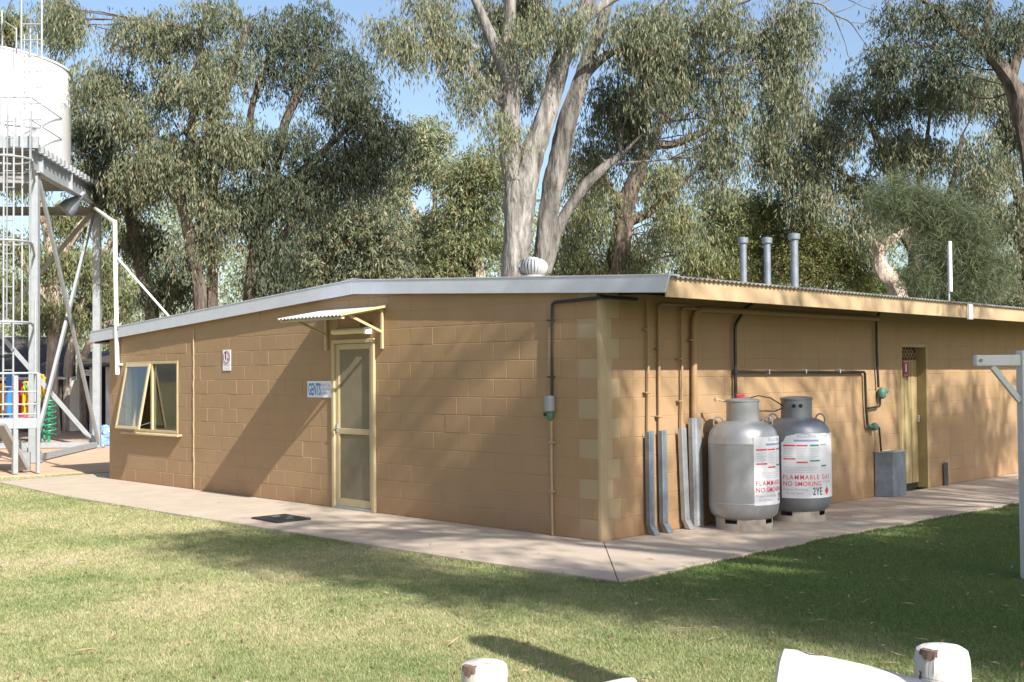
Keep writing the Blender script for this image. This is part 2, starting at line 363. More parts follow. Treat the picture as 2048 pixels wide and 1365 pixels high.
SL = [[(-1.545,-1.495),(0,-.004),(-.004,0),(-.004,5.20),(-1.67,5.20),(-1.64,.4)], [(-1.67,5.206),(-.004,5.206),(-.004,8.6),(-1.66,8.6)],
      [(-1.66,8.606),(-.004,8.606),(-.004,10.68),(.9,10.68),(.9,11.78),(0,11.73),(-1.45,11.52)],
      [(-1.54,-1.503),(.004,-.008),(1.9,-.008),(1.55,-1.44)], [(1.556,-1.44),(1.906,-.008),(6.0,-.008),(6.0,-1.63)], [(6.006,-1.63),(6.006,-.008),(11,-.008),(11,-1.6)], [(11.006,-1.6),(11.006,-.008),(18,-.008),(18,-1.6)]]
for p_ in SL:
    s = slab(p_); s.parent = path
# pit cover
pc = thing('pit_cover', 'black square iron pit cover set in the concrete path near the door', 'pit cover', (-1.12, 3.92, 0))
G().prism([(-1.34,4.22,.002),(-1.37,3.64,.002),(-.92,3.62,.002),(-.88,4.21,.002)], (0,0,.018)).build('lid', M['pit'], pc, .004)
for yy in (3.78, 4.06):
    G().box((-1.17, yy-.03, .021), (-1.07, yy+.03, .027)).build('lifting_plate', M['galv_dk'], pc)
G().box((-1.04, 3.89, .021), (-.98, 3.95, .026)).build('lifting_plate', M['galv_dk'], pc)

# ------------------------------------------------------------------ the toilet block
YR, YL, YP = -.85, 11.2, 3.96          # eaves right / left, ridge
XE = 18.0
def under(y):                           # underside of the barge board
    return 2.403+(2.652-2.403)*(y-YR)/(YP-YR) if y < YP else 2.652+(2.236-2.652)*(y-YP)/(YL-YP)
def rtop(y):
    return 2.562+(2.818-2.562)*(y-YR)/(YP-YR) if y < YP else 2.818+(2.410-2.818)*(y-YP)/(YL-YP)
bld = thing('toilet_block', 'low tan painted concrete block toilet building with shallow gabled iron roof', 'building')
LEN = 10.643
# --- gents wall (x = 0), openings: door and window
DY0, DY1, DZ = 3.59, 4.46, 2.10
WY0, WY1, WZ0, WZ1 = 8.38, 10.04, .80, 1.895
core = G()
def core_piece(y0, y1, z0, z1=None):
    if z1 is None:
        core.prism([(.0010, y0, z0), (.0010, y1, z0), (.0010, y1, under(y1)+.05)]+([(.0010, YP, under(YP)+.05)] if y0 < YP < y1 else [])+[(.0010, y0, under(y0)+.05)], (.19, 0, 0))
    else: core.box((.0010, y0, z0), (.195, y1, z1))
core_piece(.045, DY0, -.05); core_piece(DY0, DY1, DZ); core_piece(DY1, WY0, -.05); core_piece(WY0, WY1, -.05, WZ0); core_piece(WY0, WY1, WZ1); core_piece(WY1, LEN, -.05)
wall1 = core.build('wall', M['wall'], bld)
# blocks
def block_mesh(y0, y1, z0, z1, top=None, m=None, proud=0.0, soft=1.0):
    g = 0.0018; d = .0045*soft
    y0 += g; y1 -= g; z0 += g; z1 -= g
    if top is None: poly = [(y0,z0),(y1,z0),(y1,z1),(y0,z1)]
    else: poly = [(y0,z0),(y1,z0)]+[(y, z) for y, z in top]
    cy = sum(p[0] for p in poly)/len(poly); cz = sum(p[1] for p in poly)/len(poly)
    n = len(poly); vs = [(.012, y, z) for y, z in poly]+[(d*.35-proud, y, z) for y, z in poly]
    vs += [(-.0005-proud*1, y+(cy-y)/abs(cy-y+1e-9)*.0065, z+(cz-z)/abs(cz-z+1e-9)*.0065) for y, z in poly]
    fs = [(i, (i+1) % n, n+(i+1) % n, n+i) for i in range(n)]+[(n+i, n+(i+1) % n, 2*n+(i+1) % n, 2*n+i) for i in range(n)]+[tuple(range(2*n, 3*n))]
    return G().add(vs, fs)
shared = {}
nblk = 0
def place_block(y0, y1, z0, z1, top, mm, parent):
    global nblk
    if y1-y0 < .03 or z1-z0 < .02: return
    cy, cz = (y0+y1)/2, (z0+z1)/2
    if top is None:
        sf = (.7, 1.1, 1.6, 2.1)[rng.integers(4)]; key = (round(y1-y0, 2), round(z1-z0, 2), mm.name, sf)
        if key not in shared:
            shared[key] = block_mesh(-(y1-y0)/2, (y1-y0)/2, -(z1-z0)/2, (z1-z0)/2, soft=sf).mesh('block', mm)
        me = shared[key]; o = bpy.data.objects.new('block', me)
    else:
        o = bpy.data.objects.new('block', block_mesh(y0-cy, y1-cy, z0-cz, z1-cz, [(a-cy, c-cz) for a, c in top]).mesh('block', mm))
    col.objects.link(o); o.parent = parent; o.matrix_parent_inverse = pinv(parent)
    o.location = (rng.normal(0, .0009)-.001, cy, cz)
    o.rotation_euler = (rng.normal(0, .002), rng.normal(0, .004), rng.normal(0, .004))
    nblk += 1
WM3 = [M['wall'], M['wall'], M['wall'], M['wall_b'], M['wall_c']]
for i in range(14):
    z0, z1 = i*.2, (i+1)*.2
    off = .30 if i % 2 == 0 else .126
    edges = [.045, off]; y = off+(.2 if i % 2 else .226)
    while y < LEN-.05: edges.append(y); y += .4
    edges.append(LEN)
    for j in range(len(edges)-1):
        a, c = edges[j], edges[j+1]
        spans = [(a, c, z0, z1)]
        for (oy0, oy1, oz0, oz1) in ((DY0-.005, DY1+.005, -1, DZ+.005), (WY0-.005, WY1+.005, WZ0-.004, WZ1+.004), (7.895, 7.925, -1, 9)):
            ns = []
            for (p, q, u, v) in spans:
                if q <= oy0 or p >= oy1 or v <= oz0 or u >= oz1: ns.append((p, q, u, v)); continue
                if p < oy0: ns.append((p, oy0, u, v))
                if q > oy1: ns.append((oy1, q, u, v))
                pa, qa = max(p, oy0), min(q, oy1)
                if v > oz1: ns.append((pa, qa, oz1, v))
                if u < oz0: ns.append((pa, qa, u, oz0))
            spans = ns
        for (p, q, u, v) in spans:
            up = min(under(p), under(q))+.02
            if u >= up-.02: continue
            top = None
            if v > up:
                top = [(q, min(v, under(q)+.02)), (p, min(v, under(p)+.02))]
            mm = M['quoin'] if j == 0 else WM3[rng.integers(5)]
            place_block(p, q, u, min(v, 9), top, mm, wall1)
# the 300 blocks that show largest stay single; the slivers left over are joined
bl_ = sorted([o for o in wall1.children if o.name.split('.')[0] == 'block'], key=lambda o: -(o.dimensions.y*o.dimensions.z)/((o.location-Vector(CAM)).length**2))
bmj = bmesh.new()
for o in bl_[300:]:
    me = o.data.copy(); me.transform(wmat(o)); bmj.from_mesh(me); bpy.data.meshes.remove(me); bpy.data.objects.remove(o)
if len(bmj.verts):
    mj = bpy.data.meshes.new('block'); bmj.to_mesh(mj); mj.materials.append(M['wall'])
    for pl in mj.polygons: pl.material_index = 0
    oj = bpy.data.objects.new('block', mj); col.objects.link(oj); oj.parent = wall1; oj.matrix_parent_inverse = pinv(wall1); oj['kind'] = 'stuff'
bmj.free()
# caulked control joint
g = G(); pts = [(-.006+rng.normal(0, .0015), 7.91+rng.normal(0, .003), z) for z in np.arange(0.01, 2.40, .06)]
g.tube(pts, .012, 6).build('caulk_joint', M['quoin'], bld)
# --- gas wall (y = 0)
GX0, GX1, GZ = 6.20, 7.0, 2.02
g = G()
g.box((.08, .003, -.05), (GX0, .195, 2.46)); g.box((GX0, .003, GZ), (GX1, .195, 2.46)); g.box((GX1, .003, -.05), (XE, .195, 2.46))
wall2 = g.build('wall', M['wall'], bld)
bg_ = {mm.name: G() for mm in (M['wall'], M['wall_b'], M['wall_c'], M['quoin'])}
def gas_block(x0, x1, z0, z1, key):
    gg = .0015; x0 += gg; x1 -= gg; z0 += gg; z1 -= gg
    if x1-x0 < .03: return
    yo = rng.normal(0, .0006); tl = rng.normal(0, .0008, 4)
    vs = [(x0,.01,z0),(x1,.01,z0),(x1,.01,z1),(x0,.01,z1)]
    vs += [(x, .0022+yo, z) for x, _, z in vs[:4]]
    e = .005; vs += [(x0+e, yo+tl[0], z0+e), (x1-e, yo+tl[1], z0+e), (x1-e, yo+tl[2], z1-e), (x0+e, yo+tl[3], z1-e)]
    fs = [(0,1,5,4),(1,2,6,5),(2,3,7,6),(3,0,4,7),(4,5,9,8),(5,6,10,9),(6,7,11,10),(7,4,8,11),(8,9,10,11)]
    bg_[key].add(vs, fs)
for i in range(12):
    z0, z1 = i*.2, (i+1)*.2
    off = .288 if i % 2 else .172
    edges = [.082, off]; x = off+(.2 if i % 2 else .316)
    while x < XE-.05: edges.append(x); x += .4
    edges.append(XE)
    for j in range(len(edges)-1):
        for (p, q) in ([(edges[j], edges[j+1])] if z0 >= GZ-.03 or edges[j+1] <= GX0 or edges[j] >= GX1 else [(edges[j], min(edges[j+1], GX0)), (max(edges[j], GX1), edges[j+1])]):
            if q > p: gas_block(p, q, z0, z1 if z1 < 2.39 else 2.45, M['quoin'].name if j == 0 else WM3[rng.integers(5)].name)
for k_, gg in bg_.items():
    o = gg.build('block', bpy.data.materials[k_], wall2); o['kind'] = 'stuff'
# corner strip
G().prism([(.0, .043, -.02), (.012, .022, -.02), (.045, .004, -.02), (.080, -.001, -.02), (.09, .1, -.02), (.05, .1, -.02)], (0, 0, 2.44)).build('corner_strip', M['quoin'], bld)
# far walls and a floor so that the shell is closed
g = G(); g.box((.2, LEN-.19, -.05), (XE, LEN, 2.2)); g.box((XE-.2, .2, -.05), (XE, LEN-.2, 2.3)); g.build('back_wall', M['wall'], bld)
G().box((.2, .2, -.04), (XE-.2, LEN-.2, .0)).build('floor', M['room'], bld)
# --- barge boards, fascias
g = G()
bx0, bx1 = -.075, -.045
for (ya, yb) in ((YR-.045, YP), (YP, YL)):
    e = .06 if ya < 0 else 0
    g.prism([(bx0, ya+e*.6 if ya < 0 else ya, under(ya)), (bx0, yb, under(yb)), (bx0, yb, rtop(yb)), (bx0, ya-.02 if ya < 0 else ya, rtop(ya))], (bx1-bx0, 0, 0))
g.build('barge_board', M['zinc'], bld, .003)
g = G()
for (ya, yb) in ((YR-.06, YP), (YP, YL)):
    g.prism([(bx0-.006, ya, rtop(ya)), (bx0-.006, yb, rtop(yb)), (bx0-.006, yb, rtop(yb)+.012), (bx0-.006, ya, rtop(ya)+.012)], (.16, 0, 0))
g.build('barge_capping', M['zinc'], bld)
def sag(x): return -.0038*x
def fas(x0, x1):
    y0, y1 = YR-.012, YR+.012
    vs = []
    for x in (x0, x1):
        for (y, z) in ((y0, 2.360), (y1, 2.360), (y1, 2.546), (y0, 2.546)): vs.append((x, y, z+sag(x)))
    G().add(vs, [(0,1,2,3),(7,6,5,4),(1,0,4,5),(2,1,5,6),(3,2,6,7),(0,3,7,4)]).build('fascia_board', M['cream_dull'], bld, .003)
fas(-.043, 6.60); fas(6.606, XE)
g = G(); g.box((.0, YL-.02, 2.22), (XE, YL, 2.38)); g.build('fascia_board', M['zinc'], bld)
# fascia joint cover
g = G(); g.box((6.36, YR-.055, 2.315), (6.47, YR-.013, 2.515)); g.build('rainhead', M['white'], bld, .006)
# rafters and eave battens, near-black: eave shadow put into their colour
for x in np.arange(.3, XE, .9):
    G().add([(x-.02,YR+.014,2.41+sag(x)),(x+.02,YR+.014,2.41+sag(x)),(x+.02,YR+.014,2.50+sag(x)),(x-.02,YR+.014,2.50+sag(x)),
             (x-.02,-.002,2.44),(x+.02,-.002,2.44),(x+.02,-.002,2.53),(x-.02,-.002,2.53)],
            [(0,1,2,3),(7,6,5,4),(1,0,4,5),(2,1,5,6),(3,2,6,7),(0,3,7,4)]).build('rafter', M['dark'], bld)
# roof sheets: corrugated iron
def wave(n_c, pitch, amp, seg=8): 
    return [(i*pitch/seg, amp*math.cos(2*math.pi*i/seg)) for i in range(n_c*seg+1)]
wv = wave(10, .0762, .0095)
def roof_sheet(x0, ya, yb, name='roof_sheet'):
    vs = []; n = len(wv)
    for y in (ya, yb):
        for dz in (0, .006):
            for (u, h) in wv: vs.append((x0+u, y, rtop(y)-.012+h*1.0+dz+sag(x0+u)*max(0, (YP-y)/(YP-YR)) if y < YP else rtop(y)-.012+h+dz))
    fs = []
    for i in range(n-1):
        fs += [(i, i+1, 2*n+i+1, 2*n+i), (n+i+1, n+i, 3*n+i, 3*n+i+1), (i+1, i, n+i, n+i+1), (2*n+i, 2*n+i+1, 3*n+i+1, 3*n+i)]
    return G().add(vs, fs)
x = -.03
while x < XE:
    roof_sheet(x, YR-.05, YP-.001).build('roof_sheet', M['roof'], bld, 0, True)
    roof_sheet(x, YP+.001, YL+.03).build('roof_sheet', M['roof'], bld, 0, True); x += .762
G().prism([(-.06, YP-.22, rtop(YP-.22)+.02), (-.06, YP, rtop(YP)+.03), (-.06, YP+.22, rtop(YP+.22)+.02), (-.06, YP, rtop(YP)+.024)], (XE, 0, 0)).build('ridge_cap', M['white'], bld)
# eave return at the left end
G().box((-.04, LEN+.002, 2.225), (.5, YL-.021, 2.235)).build('eave_lining', M['shedwall'], bld)

# --- gents door (part > sub-parts)
g = G()
g.box((-.035, DY0, 0), (.10, DY0+.055, DZ)); g.box((-.028, DY1-.05, 0), (.10, DY1, DZ)); g.box((-.03, DY0+.055, DZ-.05), (.10, DY1-.05, DZ))
door = g.build('door_frame', M['cream'], bld, .004)
ly0, ly1 = DY0+.062, DY1-.055
g = G(); zr = .955
g.box((.0, ly0, .03), (.038, ly0+.065, 2.045)); g.box((.0, ly1-.065, .03), (.038, ly1, 2.045))
g.box((.0, ly0+.065, 1.975), (.038, ly1-.065, 2.045)); g.box((.0, ly0+.065, .03), (.038, ly1-.065, .125)); g.box((.0, ly0+.065, .925), (.038, ly1-.065, .995))
g.build('door_leaf', M['cream'], door, .003)
for z0, z1 in ((.125, .925), (.995, 1.975)):
    G().box((.014, ly0+.065, z0), (.022, ly1-.065, z1)).build('mesh_panel', M['screen'], door)
    g = G()
    for k in (-1, 1):
        yy = (ly0+.065) if k < 0 else (ly1-.065); g.box((.008, yy, z0), (.0138, yy-k*.012, z1))
    g.build('panel_bead', M['cream'], door)
G().box((-.012, ly1-.055, .945), (.0, ly1-.015, 1.05)).build('lock_plate', M['galv'], door, .003)
G().tube([(-.012, ly1-.035, 1.0), (-.05, ly1-.035, 1.0), (-.052, ly1-.12, 1.0)], .009, 8).build('handle', M['galv'], door, 0, True)
for z in (.22, 1.05, 1.85):
    G().tube([(-.006, ly0-.003, z), (-.006, ly0-.003, z+.1)], .009, 8).build('hinge', M['cream'], door)
G().box((-.03, DY0+.055, .002), (.09, DY1-.05, .028)).build('threshold', M['galv'], door, .003)
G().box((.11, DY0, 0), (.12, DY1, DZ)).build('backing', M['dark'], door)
# --- awning
AY0, AY1, AX = 3.354, 4.643, -.696
wv2 = wave(17, (AY1-AY0)/17, .009, 8)
vs = []; n = len(wv2)
for (x_, z_) in ((-.004, 2.470), (AX, 2.346)):
    for dz in (0, .005):
        for (u, h) in wv2: vs.append((x_, AY0+u, z_+h+dz))
fs = []
for i in range(n-1): fs += [(i,i+1,2*n+i+1,2*n+i),(n+i+1,n+i,3*n+i,3*n+i+1),(i+1,i,n+i,n+i+1),(2*n+i,2*n+i+1,3*n+i+1,3*n+i)]
awn = G().add(vs, fs).build('awning', M['awn'], bld, 0, True)
for yb in (3.435, 4.574):
    g = G(); g.box((-.038, yb-.018, 1.968), (-.006, yb+.018, 2.452)); g.build('wall_bracket', M['cream'], awn, .003)
    G().beam((-.03, yb, 2.17), (-.50, yb, 2.352), .03, .03).build('strut', M['cream'], awn)
    G().beam((-.006, yb, 2.448), (AX+.02, yb, 2.330), .035, .02).build('bracket_arm', M['cream'], awn)
G().box((AX+.03, AY0+.01, 2.308), (AX+.07, AY1-.01, 2.332)).build('front_batten', M['cream'], awn)
G().beam((-.005, AY0-.002, 2.478), (AX, AY0-.002, 2.354), .006, .03).build('side_flashing', M['cream'], awn)
# --- window
MY = 9.20
g = G(); fx0, fx1 = -.012, .07
g.box((fx0, WY0, WZ0), (fx1, WY0+.04, WZ1)); g.box((fx0, WY1-.04, WZ0), (fx1, WY1, WZ1)); g.box((fx0, WY0+.04, WZ1-.04), (fx1, WY1-.04, WZ1)); g.box((fx0, WY0+.04, WZ0), (fx1, WY1-.04, WZ0+.04)); g.box((fx0, MY-.025, WZ0+.04), (fx1, MY+.025, WZ1-.04))
win = g.build('window_frame', M['cream'], bld, .003)
G().box((.02, WY0+.04, WZ0+.04), (.026, MY-.025, WZ1-.04)).build('pane', M['glass'], win)
sz0, sz1 = WZ0+.03, WZ1-.035; hing = Vector((-.016, 0, sz1))
ang = R(10.5)
def tilt(v):      # open about the top edge, bottom swinging out (-x)
    dz = v[2]-sz1; dx = v[0]+.016
    return (-.016+dx*math.cos(ang)+dz*math.sin(ang), v[1], sz1+dz*math.cos(ang)-dx*math.sin(ang))
g = G(); a, c = MY+.02, WY1-.03; fw_ = .045
for bb in (((-.03, a, sz0), (.0, a+fw_, sz1)), ((-.03, c-fw_, sz0), (.0, c, sz1)), ((-.03, a+fw_, sz1-fw_), (.0, c-fw_, sz1)), ((-.03, a+fw_, sz0), (.0, c-fw_, sz0+fw_))): g.box(*bb)
g.v = [tilt(v) for v in g.v]; g.build('sash', M['cream'], win, .003)
g = G().box((-.018, a+fw_, sz0+fw_), (-.013, c-fw_, sz1-fw_)); g.v = [tilt(v) for v in g.v]; g.build('pane', M['glass'], win)
for yy in (a+.03, c-.03):
    G().beam((.0, yy, WZ0+.15), tilt((-.02, yy, sz0+.05)), .012, .006).build('stay', M['galv_dk'], win)
G().prism([(-.085, WY0-.12, WZ0-.045), (.02, WY0-.12, WZ0-.03), (.02, WY0-.12, WZ0-.002), (-.085, WY0-.12, WZ0-.022)], (0, 2.02-.2+.0, 0)).build('sill', M['cream'], win, .003)
# a little room seen through the window
g = G(); g.box((2.4, 7.5, .0), (2.45, LEN-.2, 2.2)); g.box((.2, 7.45, 0), (2.4, 7.5, 2.3)); g.build('inner_wall', M['room'], bld)
G().box((.2, 7.5, 2.15), (2.4, LEN-.2, 2.18)).build('inner_ceiling', M['room'], bld)
# --- gas wall door
rd = .15
g = G(); g.box((GX1-.06, -.012, 0), (GX1, rd, GZ)); g.box((GX0, -.004, 0), (GX0+.05, rd, GZ)); g.box((GX0+.05, -.004, GZ-.05), (GX1-.06, rd, GZ))
d2 = g.build('door_frame', M['olive_door'], bld, .004)
nb = 7; wbd = (GX1-GX0-.11)/nb
for i in range(nb):
    xx = GX0+.05+i*wbd
    G().box((xx+.006, rd-.03+rng.normal(0, .002), .075), (xx+wbd-.006, rd, 1.80)).build('board', M['olive_door'], d2, .006)
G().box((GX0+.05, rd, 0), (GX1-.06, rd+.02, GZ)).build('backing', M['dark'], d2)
g = G()
for i in range(9):
    for s in (-1, 1):
        xa = GX0+.05+i*(GX1-GX0-.11)/8; xb = xa+s*.15; za, zb = 1.81, 1.965
        lo, hi = GX0+.05, GX1-.06
        if xb < lo: zb = za+(zb-za)*(xa-lo)/(xa-xb+1e-9); xb = lo
        if xb > hi: zb = za+(zb-za)*(hi-xa)/(xb-xa+1e-9); xb = hi
        if abs(zb-za) > .02: g.beam((xa, rd-.008+.004*s, za), (xb, rd-.008+.004*s, zb), .006, .012, (0, 1, 0))
g.build('vent_lattice', M['cream_dull'], d2)
G().box((GX1-.10, rd-.06, .92), (GX1-.07, rd-.02, 1.02)).build('bolt', M['rust'], d2, .004)

# ------------------------------------------------------------------ things fixed to the walls
# light over the door
tl = thing('wall_light', 'yellowed tube light mounted above the screen door under the awning', 'light', (0, 4.0, 2.2))
G().box((-.035, 3.69, 2.165), (-.004, 4.38, 2.235)).build('base', M['cream'], tl, .004)
G().tube([(-.062, 3.70, 2.195), (-.062, 4.37, 2.195)], .036, 12).build('diffuser', M['opal'], tl, 0, True)
G().box((-.10, 3.645, 2.15), (-.004, 3.70, 2.235)).build('end_cap', M['white'], tl, .008)
G().box((-.10, 3.64, 2.24), (-.004, 3.78, 2.285)).build('sensor', M['black'], tl, .01)
# no-entry style sign
ps = thing('warning_sign', 'small white upright sign with red prohibition ring left of the door', 'sign', (0, 6.98, 1.88))
G().box((-.012, 6.87, 1.735), (-.007, 7.085, 2.03)).build('plate', M['sign'], ps, .001)
ring = [(-.0145, 6.978+.082*math.cos(t), 1.925+.082*math.sin(t)) for t in np.linspace(0, 2*math.pi, 32, endpoint=False)]
G().tube(ring, .0055, 6, closed=True).build('red_ring', M['darkred'], ps)
G().prism([(-.0125, 7.005+.014*math.cos(t), 1.93+.042*math.sin(t)) for t in np.linspace(0, 2*math.pi, 12, endpoint=False)], (-.002, 0, 0)).prism([(-.0125, 6.95+.013*math.cos(t), 1.895+.020*math.sin(t)) for t in np.linspace(0, 2*math.pi, 12, endpoint=False)], (-.002, 0, 0)).prism([(-.0125, 7.005+.011*math.cos(t), 1.982+.011*math.sin(t)) for t in np.linspace(0, 2*math.pi, 12, endpoint=False)], (-.002, 0, 0)).build('pictogram', M['black_ink'], ps)
def on_gents(yc, z):   # text mapping: u runs to the viewer's right, i.e. towards -y
    return lambda u, v: (-.0135, yc-u, z+v)
text_obj('NO ENTRY', .034, 'lettering', M['grey_ink'], ps, on_gents(7.065, 1.80), 1.0)
text_obj('AT POOL', .030, 'lettering', M['grey_ink'], ps, on_gents(7.045, 1.755), 1.0)
# GENTS sign
gs = thing('gents_sign', 'white horizontal sign reading GENTS in blue beside the screen door', 'sign', (0, 4.74, 1.48))
G().box((-.010, 4.472, 1.375), (-.006, 5.005, 1.585)).build('plate', M['sign'], gs, .001)
def on_g2(yc, z): return lambda u, v: (-.0118, yc-u, z+v)
text_obj('GENTS', .215, 'lettering', M['blue_ink'], gs, on_g2(4.985, 1.405), .42, .006)
for k, s_ in enumerate(('OPEN TO ALL', 'TOILET USERS', '24 HOURS')):
    text_obj(s_, .052, 'lettering', M['pale_ink'] if k < 2 else M['blue_ink'], gs, on_g2(4.70, 1.515-.052*k), .62)
# gas line with regulator on the gents wall
gp = thing('regulator_pipe', 'black gas pipe dropping to a grey and green regulator on the gents wall', 'gas pipe', (0, .65, 1.3))
G().tube([(.5, -.06, 2.40), (.06, -.045, 2.405), (-.03, -.03, 2.405), (-.035, .03, 2.395), (-.035, .585, 2.382), (-.035, .618, 2.36), (-.035, .636, 1.40)], .017, 8).build('pipe', M['black'], gp, 0, True)
G().tube([(-.03, .652, 1.20), (-.028, .656, .6), (-.028, .651, 0.0)], .013, 8).build('lower_pipe', M['quoin'], gp, 0, True)
G().lathe([(.02, 1.262), (.052, 1.27), (.056, 1.30), (.056, 1.40), (.05, 1.425), (.02, 1.432)], (-.055, .65, 0), 14).build('regulator_cover', M['grey_box'], gp, 0, True)
G().lathe([(.016, 1.175), (.034, 1.20), (.04, 1.235), (.036, 1.262)], (-.055, .645, 0), 12).build('regulator_body', M['green'], gp, 0, True)
G().tube([(-.07, .66, 1.245), (-.085, .70, 1.235)], .019, 8).build('vent_nozzle', M['black'], gp, 0, True)
for z in (.95, .45, 1.62, 2.2):
    G().box((-.05, .61, z-.008), (-.006, .685, z+.008)).build('saddle', M['quoin'] if z < 1 else M['black'], gp, .003)
# beige pipes on the gas wall
def conduit(pts, r, lab, bands=()):
    t_ = thing('conduit_pipe', lab, 'pipe', (pts[-1][0], 0, 1.0), 'cream painted pipes down the gas wall')
    G().tube(pts, r, 10).build('pipe', M['wall_b'], t_, 0, True)
    for z in bands:
        xx = pts[-1][0]; G().box((xx-r-.02, -.05-r*.5, z-.008), (xx+r+.02, -.004, z+.008)).build('saddle', M['wall_b'], t_, .003)
def bend(p, r, n=5, sx=1):
    """quarter bend in the wall plane from horizontal (coming from +x) to vertical down at p."""
    return [(p[0]+r-r*math.sin(a_), p[1], p[2]-r+r*math.cos(a_)) for a_ in np.linspace(0, math.pi/2, n)]
conduit([(.70, -.04, 2.40), (.695, -.04, 1.6), (.672, -.04, .9)], .014, 'thin cream pipe nearest the building corner on the gas wall', (1.45, 2.1))
conduit([(1.5, -.035, 2.37)]+bend((.885, -.035, 2.37), .06)+[(.875, -.035, 1.5), (.868, -.035, .9)], .017, 'second thin cream pipe from the corner, elbowed under the eave', (1.9, 1.2))
conduit([(1.7, -.075, 2.33)]+bend((1.262, -.045, 2.34), .06)+[(1.255, -.045, 1.5), (1.225, -.045, .9)], .014, 'third thin cream pipe from the corner with a pale band', (1.8, 1.35))
conduit([(5.46, -.075, 2.335), (1.75, -.075, 2.335)]+bend((1.475, -.05, 2.335), .15, 7)+[(1.47, -.05, 2.16), (1.46, -.05, 1.5), (1.445, -.05, .9)], .034, 'thick cream pipe running under the eave and curving down the wall', (2.0,))
# channel guards
def guard(x, w_, top, lean, foot, lab, mm):
    t_ = thing('channel_guard', lab, 'steel channel', (x, -.05, 0), 'galvanised channels shielding the pipes')
    d = .05; th = .004; y = -.088
    def chan(p0, p1, ya, yb):
        g = G()
        for (xa, xb, dy0, dy1) in ((-w_/2, w_/2, 0, th), (-w_/2, -w_/2+th, th, d), (w_/2-th, w_/2, th, d)):
            v = []
            for (px_, pz, py) in ((p0[0], p0[1], ya), (p1[0], p1[1], yb)):
                v += [(px_+xa, py+dy0, pz), (px_+xb, py+dy0, pz), (px_+xb, py+dy1, pz), (px_+xa, py+dy1, pz)]
            g.add(v, [(0,1,2,3),(7,6,5,4),(1,0,4,5),(2,1,5,6),(3,2,6,7),(0,3,7,4)])
        return g
    zf = .10 if foot else 0.0
    chan((x, zf), (x-lean, top), y, y).build('channel', mm, t_, 0)
    g = G(); w2 = w_*.18
    g.prism([(x-w2, y-.001, zf+.02), (x+w2, y-.001, zf+.02), (x+w2*.4, y-.014, zf+.02), (x-w2*.4, y-.014, zf+.02)], (-lean, 0, top-zf-.03)).build('rib', mm, t_)
    if foot: chan((x+.022, .004), (x+.002, zf-.002), y-.05, y-.002).build('kicked_foot', mm, t_, 0)
guard(.672, .085, 1.055, .0, True, 'shade-coloured steel channel with kicked foot nearest the corner', M['galv_dk'])  # the first two channels take darker steel as painted shade
guard(.893, .085, 1.055, .01, True, 'second shade-coloured steel channel with kicked foot from the corner', M['galv_dk'])
guard(1.262, .085, 1.068, .045, True, 'bright narrow steel channel with kicked foot left of the wide one', M['galv'])
guard(1.462, .165, 1.168, .02, False, 'wide tall steel channel beside the silver gas cylinder', M['galv'])
# black gas pipes
bp1 = thing('gas_pipe', 'black gas pipe from the eave to the silver cylinder with a long sideways branch', 'gas pipe', (2.24, 0, 1.6))
G().tube([(2.55, -.10, 2.44), (2.43, -.06, 2.375), (2.25, -.05, 2.19), (2.235, -.05, 2.13), (2.228, -.05, 1.36)], .019, 8).build('riser', M['black'], bp1, 0, True)
G().tube([(2.228, -.05, 1.655), (5.12, -.045, 1.635), (5.147, -.045, 1.615), (5.16, -.045, 1.2), (5.19, -.045, .96)], .017, 8).build('branch', M['black'], bp1, 0, True)
for xx in (2.9, 3.7, 4.5): G().box((xx-.01, -.065, 1.625), (xx+.01, -.004, 1.675)).build('saddle', M['galv'], bp1, .003)
G().lathe([(.02, -.03), (.03, -.025), (.03, .025), (.02, .03)], (2.23, -.05, 1.655), 10).build('tee', M['black'], bp1, 0, True)
G().tube([(5.18, -.05, .955), (5.22, -.06, .925), (5.30, -.06, .925)], .024, 8).lathe([(.02, -.055), (.045, -.04), (.05, 0), (.04, .03), (.015, .045)], (5.33, -.07, .93), 12).build('valve', M['green'], bp1, 0, True)
G().tube([(5.36, -.06, .925), (5.42, -.06, .925), (5.452, -.07, .90), (5.47, -.09, .50)], .013, 8).build('tail_pipe', M['black'], bp1, 0, True)
bp2 = thing('gas_pipe', 'black pipe dropping to a green regulator left of the plank door', 'gas pipe', (5.5, 0, 1.4))
G().tube([(5.47, -.12, 2.46), (5.465, -.05, 2.34), (5.47, -.045, 1.9), (5.50, -.045, 1.43)], .018, 8).build('drop_pipe', M['black'], bp2, 0, True)
G().lathe([(.02, 1.28), (.05, 1.30), (.06, 1.35), (.05, 1.40), (.02, 1.43)], (5.54, -.07, 0), 12).tube([(5.54, -.07, 1.37), (5.66, -.08, 1.38)], .028, 8).build('regulator', M['green'], bp2, 0, True)
G().tube([(5.53, -.05, 1.29), (5.53, -.05, 1.21), (5.50, -.05, 1.18), (5.20, -.05, 1.165)], .014, 8).build('return_pipe', M['black'], bp2, 0, True)
# steel bin under the pipe
bn = thing('steel_cover_box', 'open topped grey steel box standing against the gas wall', 'metal box', (5.65, -.15, 0))
bc = [(5.52, -.225), (5.90, -.225), (5.90, .0-.012), (5.52, -.012)]
bc = [(5.515, -.225), (5.92, -.20), (5.86, -.01), (5.415, -.012)]
G().prism([(x_, y_, .0) for x_, y_ in bc], (0, 0, .585)).build('body', M['galv_dk'], bn, .006)
g = G()
for i in range(4):
    a_, c_ = bc[i], bc[(i+1) % 4]; g.beam((*a_, .588), (*c_, .588), .022, .014)
g.build('rim', M['rust'], bn)
